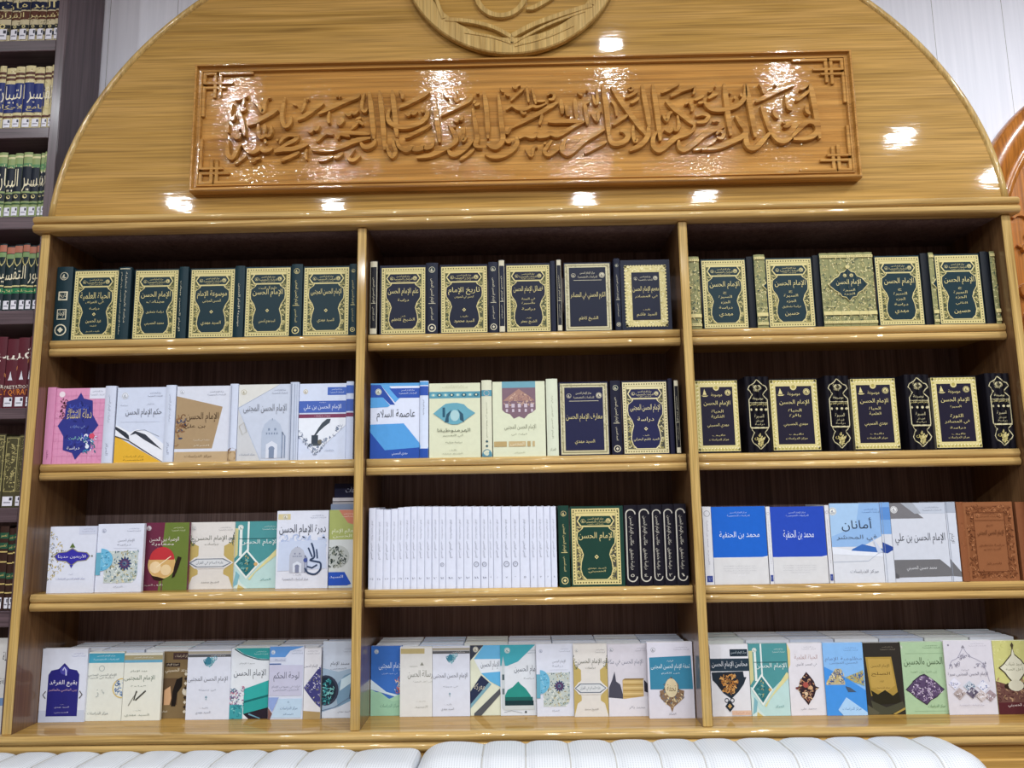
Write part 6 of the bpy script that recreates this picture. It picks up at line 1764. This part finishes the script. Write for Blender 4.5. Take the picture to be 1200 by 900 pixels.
b('dark paperback with a glowing golden page picture, right base shelf', 1017.5, 1061.5, 753, 837.5, '#33302c', dark_gold)
def green_orn(a):
    a.rect(0, 0, 1, 1, '#a8c4a0'); a.logo(.0, .07, .05, '#d2dccc', '#7a947a'); a.head(.72, .07, .4, '#5f7a5e', .025); a.rect(.1, .16, 1, .163, '#7f9c7c'); a.text('الحسن والحسين', .5, .28, .9, .13, '#55694e'); a.text('إن قاما وإن قعدا', .5, .42, .6, .04, '#8aa886')
    o = [(.06, .66), (.2, .58), (.26, .54), (.4, .48), (.5, .46), (.6, .5), (.74, .56), (.84, .62), (.92, .66), (.84, .7), (.74, .76), (.6, .8), (.5, .86), (.4, .82), (.26, .76), (.16, .7)]
    a.poly([(.5 + (u - .5) * 1.06, .66 + (v - .66) * 1.08) for u, v in o], '#3a3440'); a.poly(o, '#5a4a6a'); a.sprays(o, .03, 110, ['#b9a8c8', '#3a304a', '#8a7a9c', '#d6cadc'], 4); a.text('مركز الدراسات', .72, .89, .4, .05, '#6a8a68'); a.rect(.2, .955, 1, .958, '#7f9c7c')
b('sage green paperback with a purple lattice medallion, right base shelf', 1062, 1112.5, 752, 837, '#a8c4a0', green_orn)
def pale_cubes(a):
    a.rect(0, 0, 1, 1, '#d6d4de'); a.head(.7, .06, .36, '#a8a6b4', .025); a.disc(.1, .06, .02, '#8a8894'); a.poly([(.36, .1), (.4, .06), (.44, .1)], '#8a8894')
    a.line([(.08, .38), (.14, .28), (.26, .24), (.34, .16), (.4, .1), (.46, .16), (.54, .22), (.66, .26), (.78, .32), (.84, .44), (.88, .56)], .014, '#a4a2b4', curve=True); a.sprays([(.3, .2), (.5, .18), (.56, .24), (.28, .26)], .022, 18, ['#a4a2b4', '#8d8b9c'], 3); a.sprays([(.08, .32), (.3, .3), (.3, .36), (.08, .37)], .022, 18, ['#a4a2b4', '#8d8b9c'], 4); a.sprays([(.6, .32), (.84, .3), (.84, .37), (.6, .37)], .022, 18, ['#a4a2b4', '#8d8b9c'], 5)
    a.text('الإمام الحسن المجتبى سيرة', .45, .46, .82, .07, '#8d8a98'); a.text('قراءة', .4, .4, .16, .025, '#8d8a98')
    for (u, v, c, cc) in ((.16, .58, '#dfe0f0', '#9ea4cc'), (.46, .62, '#b9c4d2', '#5a7088'), (.74, .62, '#dfe2f0', '#7a86b4'), (.5, .7, '#6a6478', '#4a4254'), (.24, .71, '#b4a8a8', '#8a7c7c'), (.86, .74, '#a4949a', '#84747c'), (.68, .74, '#c9bfc0', '#8a7c7c')):
        a.poly([(u - .13, v), (u, v - .075), (u + .13, v), (u, v + .085)], c); a.sprays([(u - .1, v), (u, v - .06), (u + .1, v), (u, v + .06)], .022, 14, [cc, '#e6e6f0'], int(u * 100))
    a.text('مركز الدراسات التخصصية', .46, .87, .5, .025, '#a4a2b4')
b('pale lilac paperback with an onion arch outline and tilted tiles, right base shelf', 1113, 1170.5, 750.5, 837.5, '#d6d4de', pale_cubes)
def yellow_maroon(a):
    a.rect(0, 0, 1, 1, '#c9c882'); a.sprays([(0, 0), (1, 0), (1, .5), (0, .5)], .04, 40, ['#d4d394', '#bdbc74'], 2); a.poly([(0, .55), (.3, .6), (.6, .56), (1, .6), (1, 1), (0, 1)], '#6a4a44'); a.sprays([(0, .52), (1, .54), (1, .84), (0, .84)], .05, 60, ['#8a6a58', '#4f3230', '#a8886c', '#5d3a38'], 3); a.rect(0, .84, 1, 1, '#54282e'); a.text('السيد الحسيني', .55, .88, .6, .06, '#dccfcc')
    o = [(.5, .1), (.54, .2), (.68, .27), (.74, .32), (.88, .37), (.76, .43), (.66, .5), (.56, .56), (.5, .62), (.44, .56), (.34, .5), (.26, .43), (.14, .37), (.26, .32), (.34, .27), (.46, .2)]
    a.poly([(.5 + (u - .5) * 1.12, .37 + (v - .37) * 1.1) for u, v in o], '#4a4234'); a.poly(o, '#d9d8c4'); a.text('سيد شباب', .5, .32, .42, .06, '#7a7a5c'); a.text('أهل الجنة', .5, .39, .44, .05, '#7a7a5c'); a.disc(.5, .62, .3, '#33281f', 16, .1); a.disc(.5, .61, .2, '#d2d0bc', 14, .14); a.poly([(.46, .06), (.5, .02), (.54, .06), (.5, .12)], '#4a4234')
b('yellow and maroon paperback with a white lobed medallion, right end of base shelf', 1171, 1226, 750.5, 837, '#c9c882', yellow_maroon)

# the copies packed behind them, six or seven to a bay
NAMES = [['the navy arched plaque paperback', 'the cream paperback with the teal band', 'the paperback with the strip of beads', 'the white crest paperback of the left bay', 'the turquoise gift box paperback', 'the lavender framed paperback', 'the dark round ornament paperback'],
         ['the royal blue and mint paperback', 'the white crest paperback of the middle bay', 'the slanted bands paperback', 'the green dome paperback', 'the half disc paperback of the base shelf', 'the yellow chest paperback', 'the teal panel paperback with the pendant'],
         ['the black pendant paperback', 'the teal diamond paperback of the base shelf', 'the rug-like diamond paperback', 'the sky blue lattice paperback', 'the golden page paperback', 'the purple lattice medallion paperback', 'the onion arch paperback']]
for bay in range(3):
    xa, xb = XS[bay] + HALF + (.03 if bay == 0 else .012), XS[bay + 1] - HALF - .006
    w = (xb - xa) / 7
    for k in range(7):
        copies('paperback copy in the upright row behind %s' % NAMES[bay][k], xa + w * (k + .5), w - .004, .209 + .003 * ((k * 3 + bay) % 3), .168, .306, Z4, 12, bay * 7 + k)
# booklet low in the dark bookcase
x0, x1 = P(-40, 850, DY + .04).x, min(P(9.5, 850, DY + .04).x, DX - .039)
zt = P(5, 748, DY + .04).z
zb = zt - .30
mb = MB()
mb.box(DX - .944, DX - .036, DY + .002, WALL_Y - .014, zb - .036, zb, DARKWOOD_X, .002)
mb.build('shelf', dk, DO)
display_book('white magazine face-out low in the dark bookcase', 'pale books low in the dark bookcase', x0, x1, DY + .04, zb + .0006, zt, '#dcdad6', low_art, .006, False)
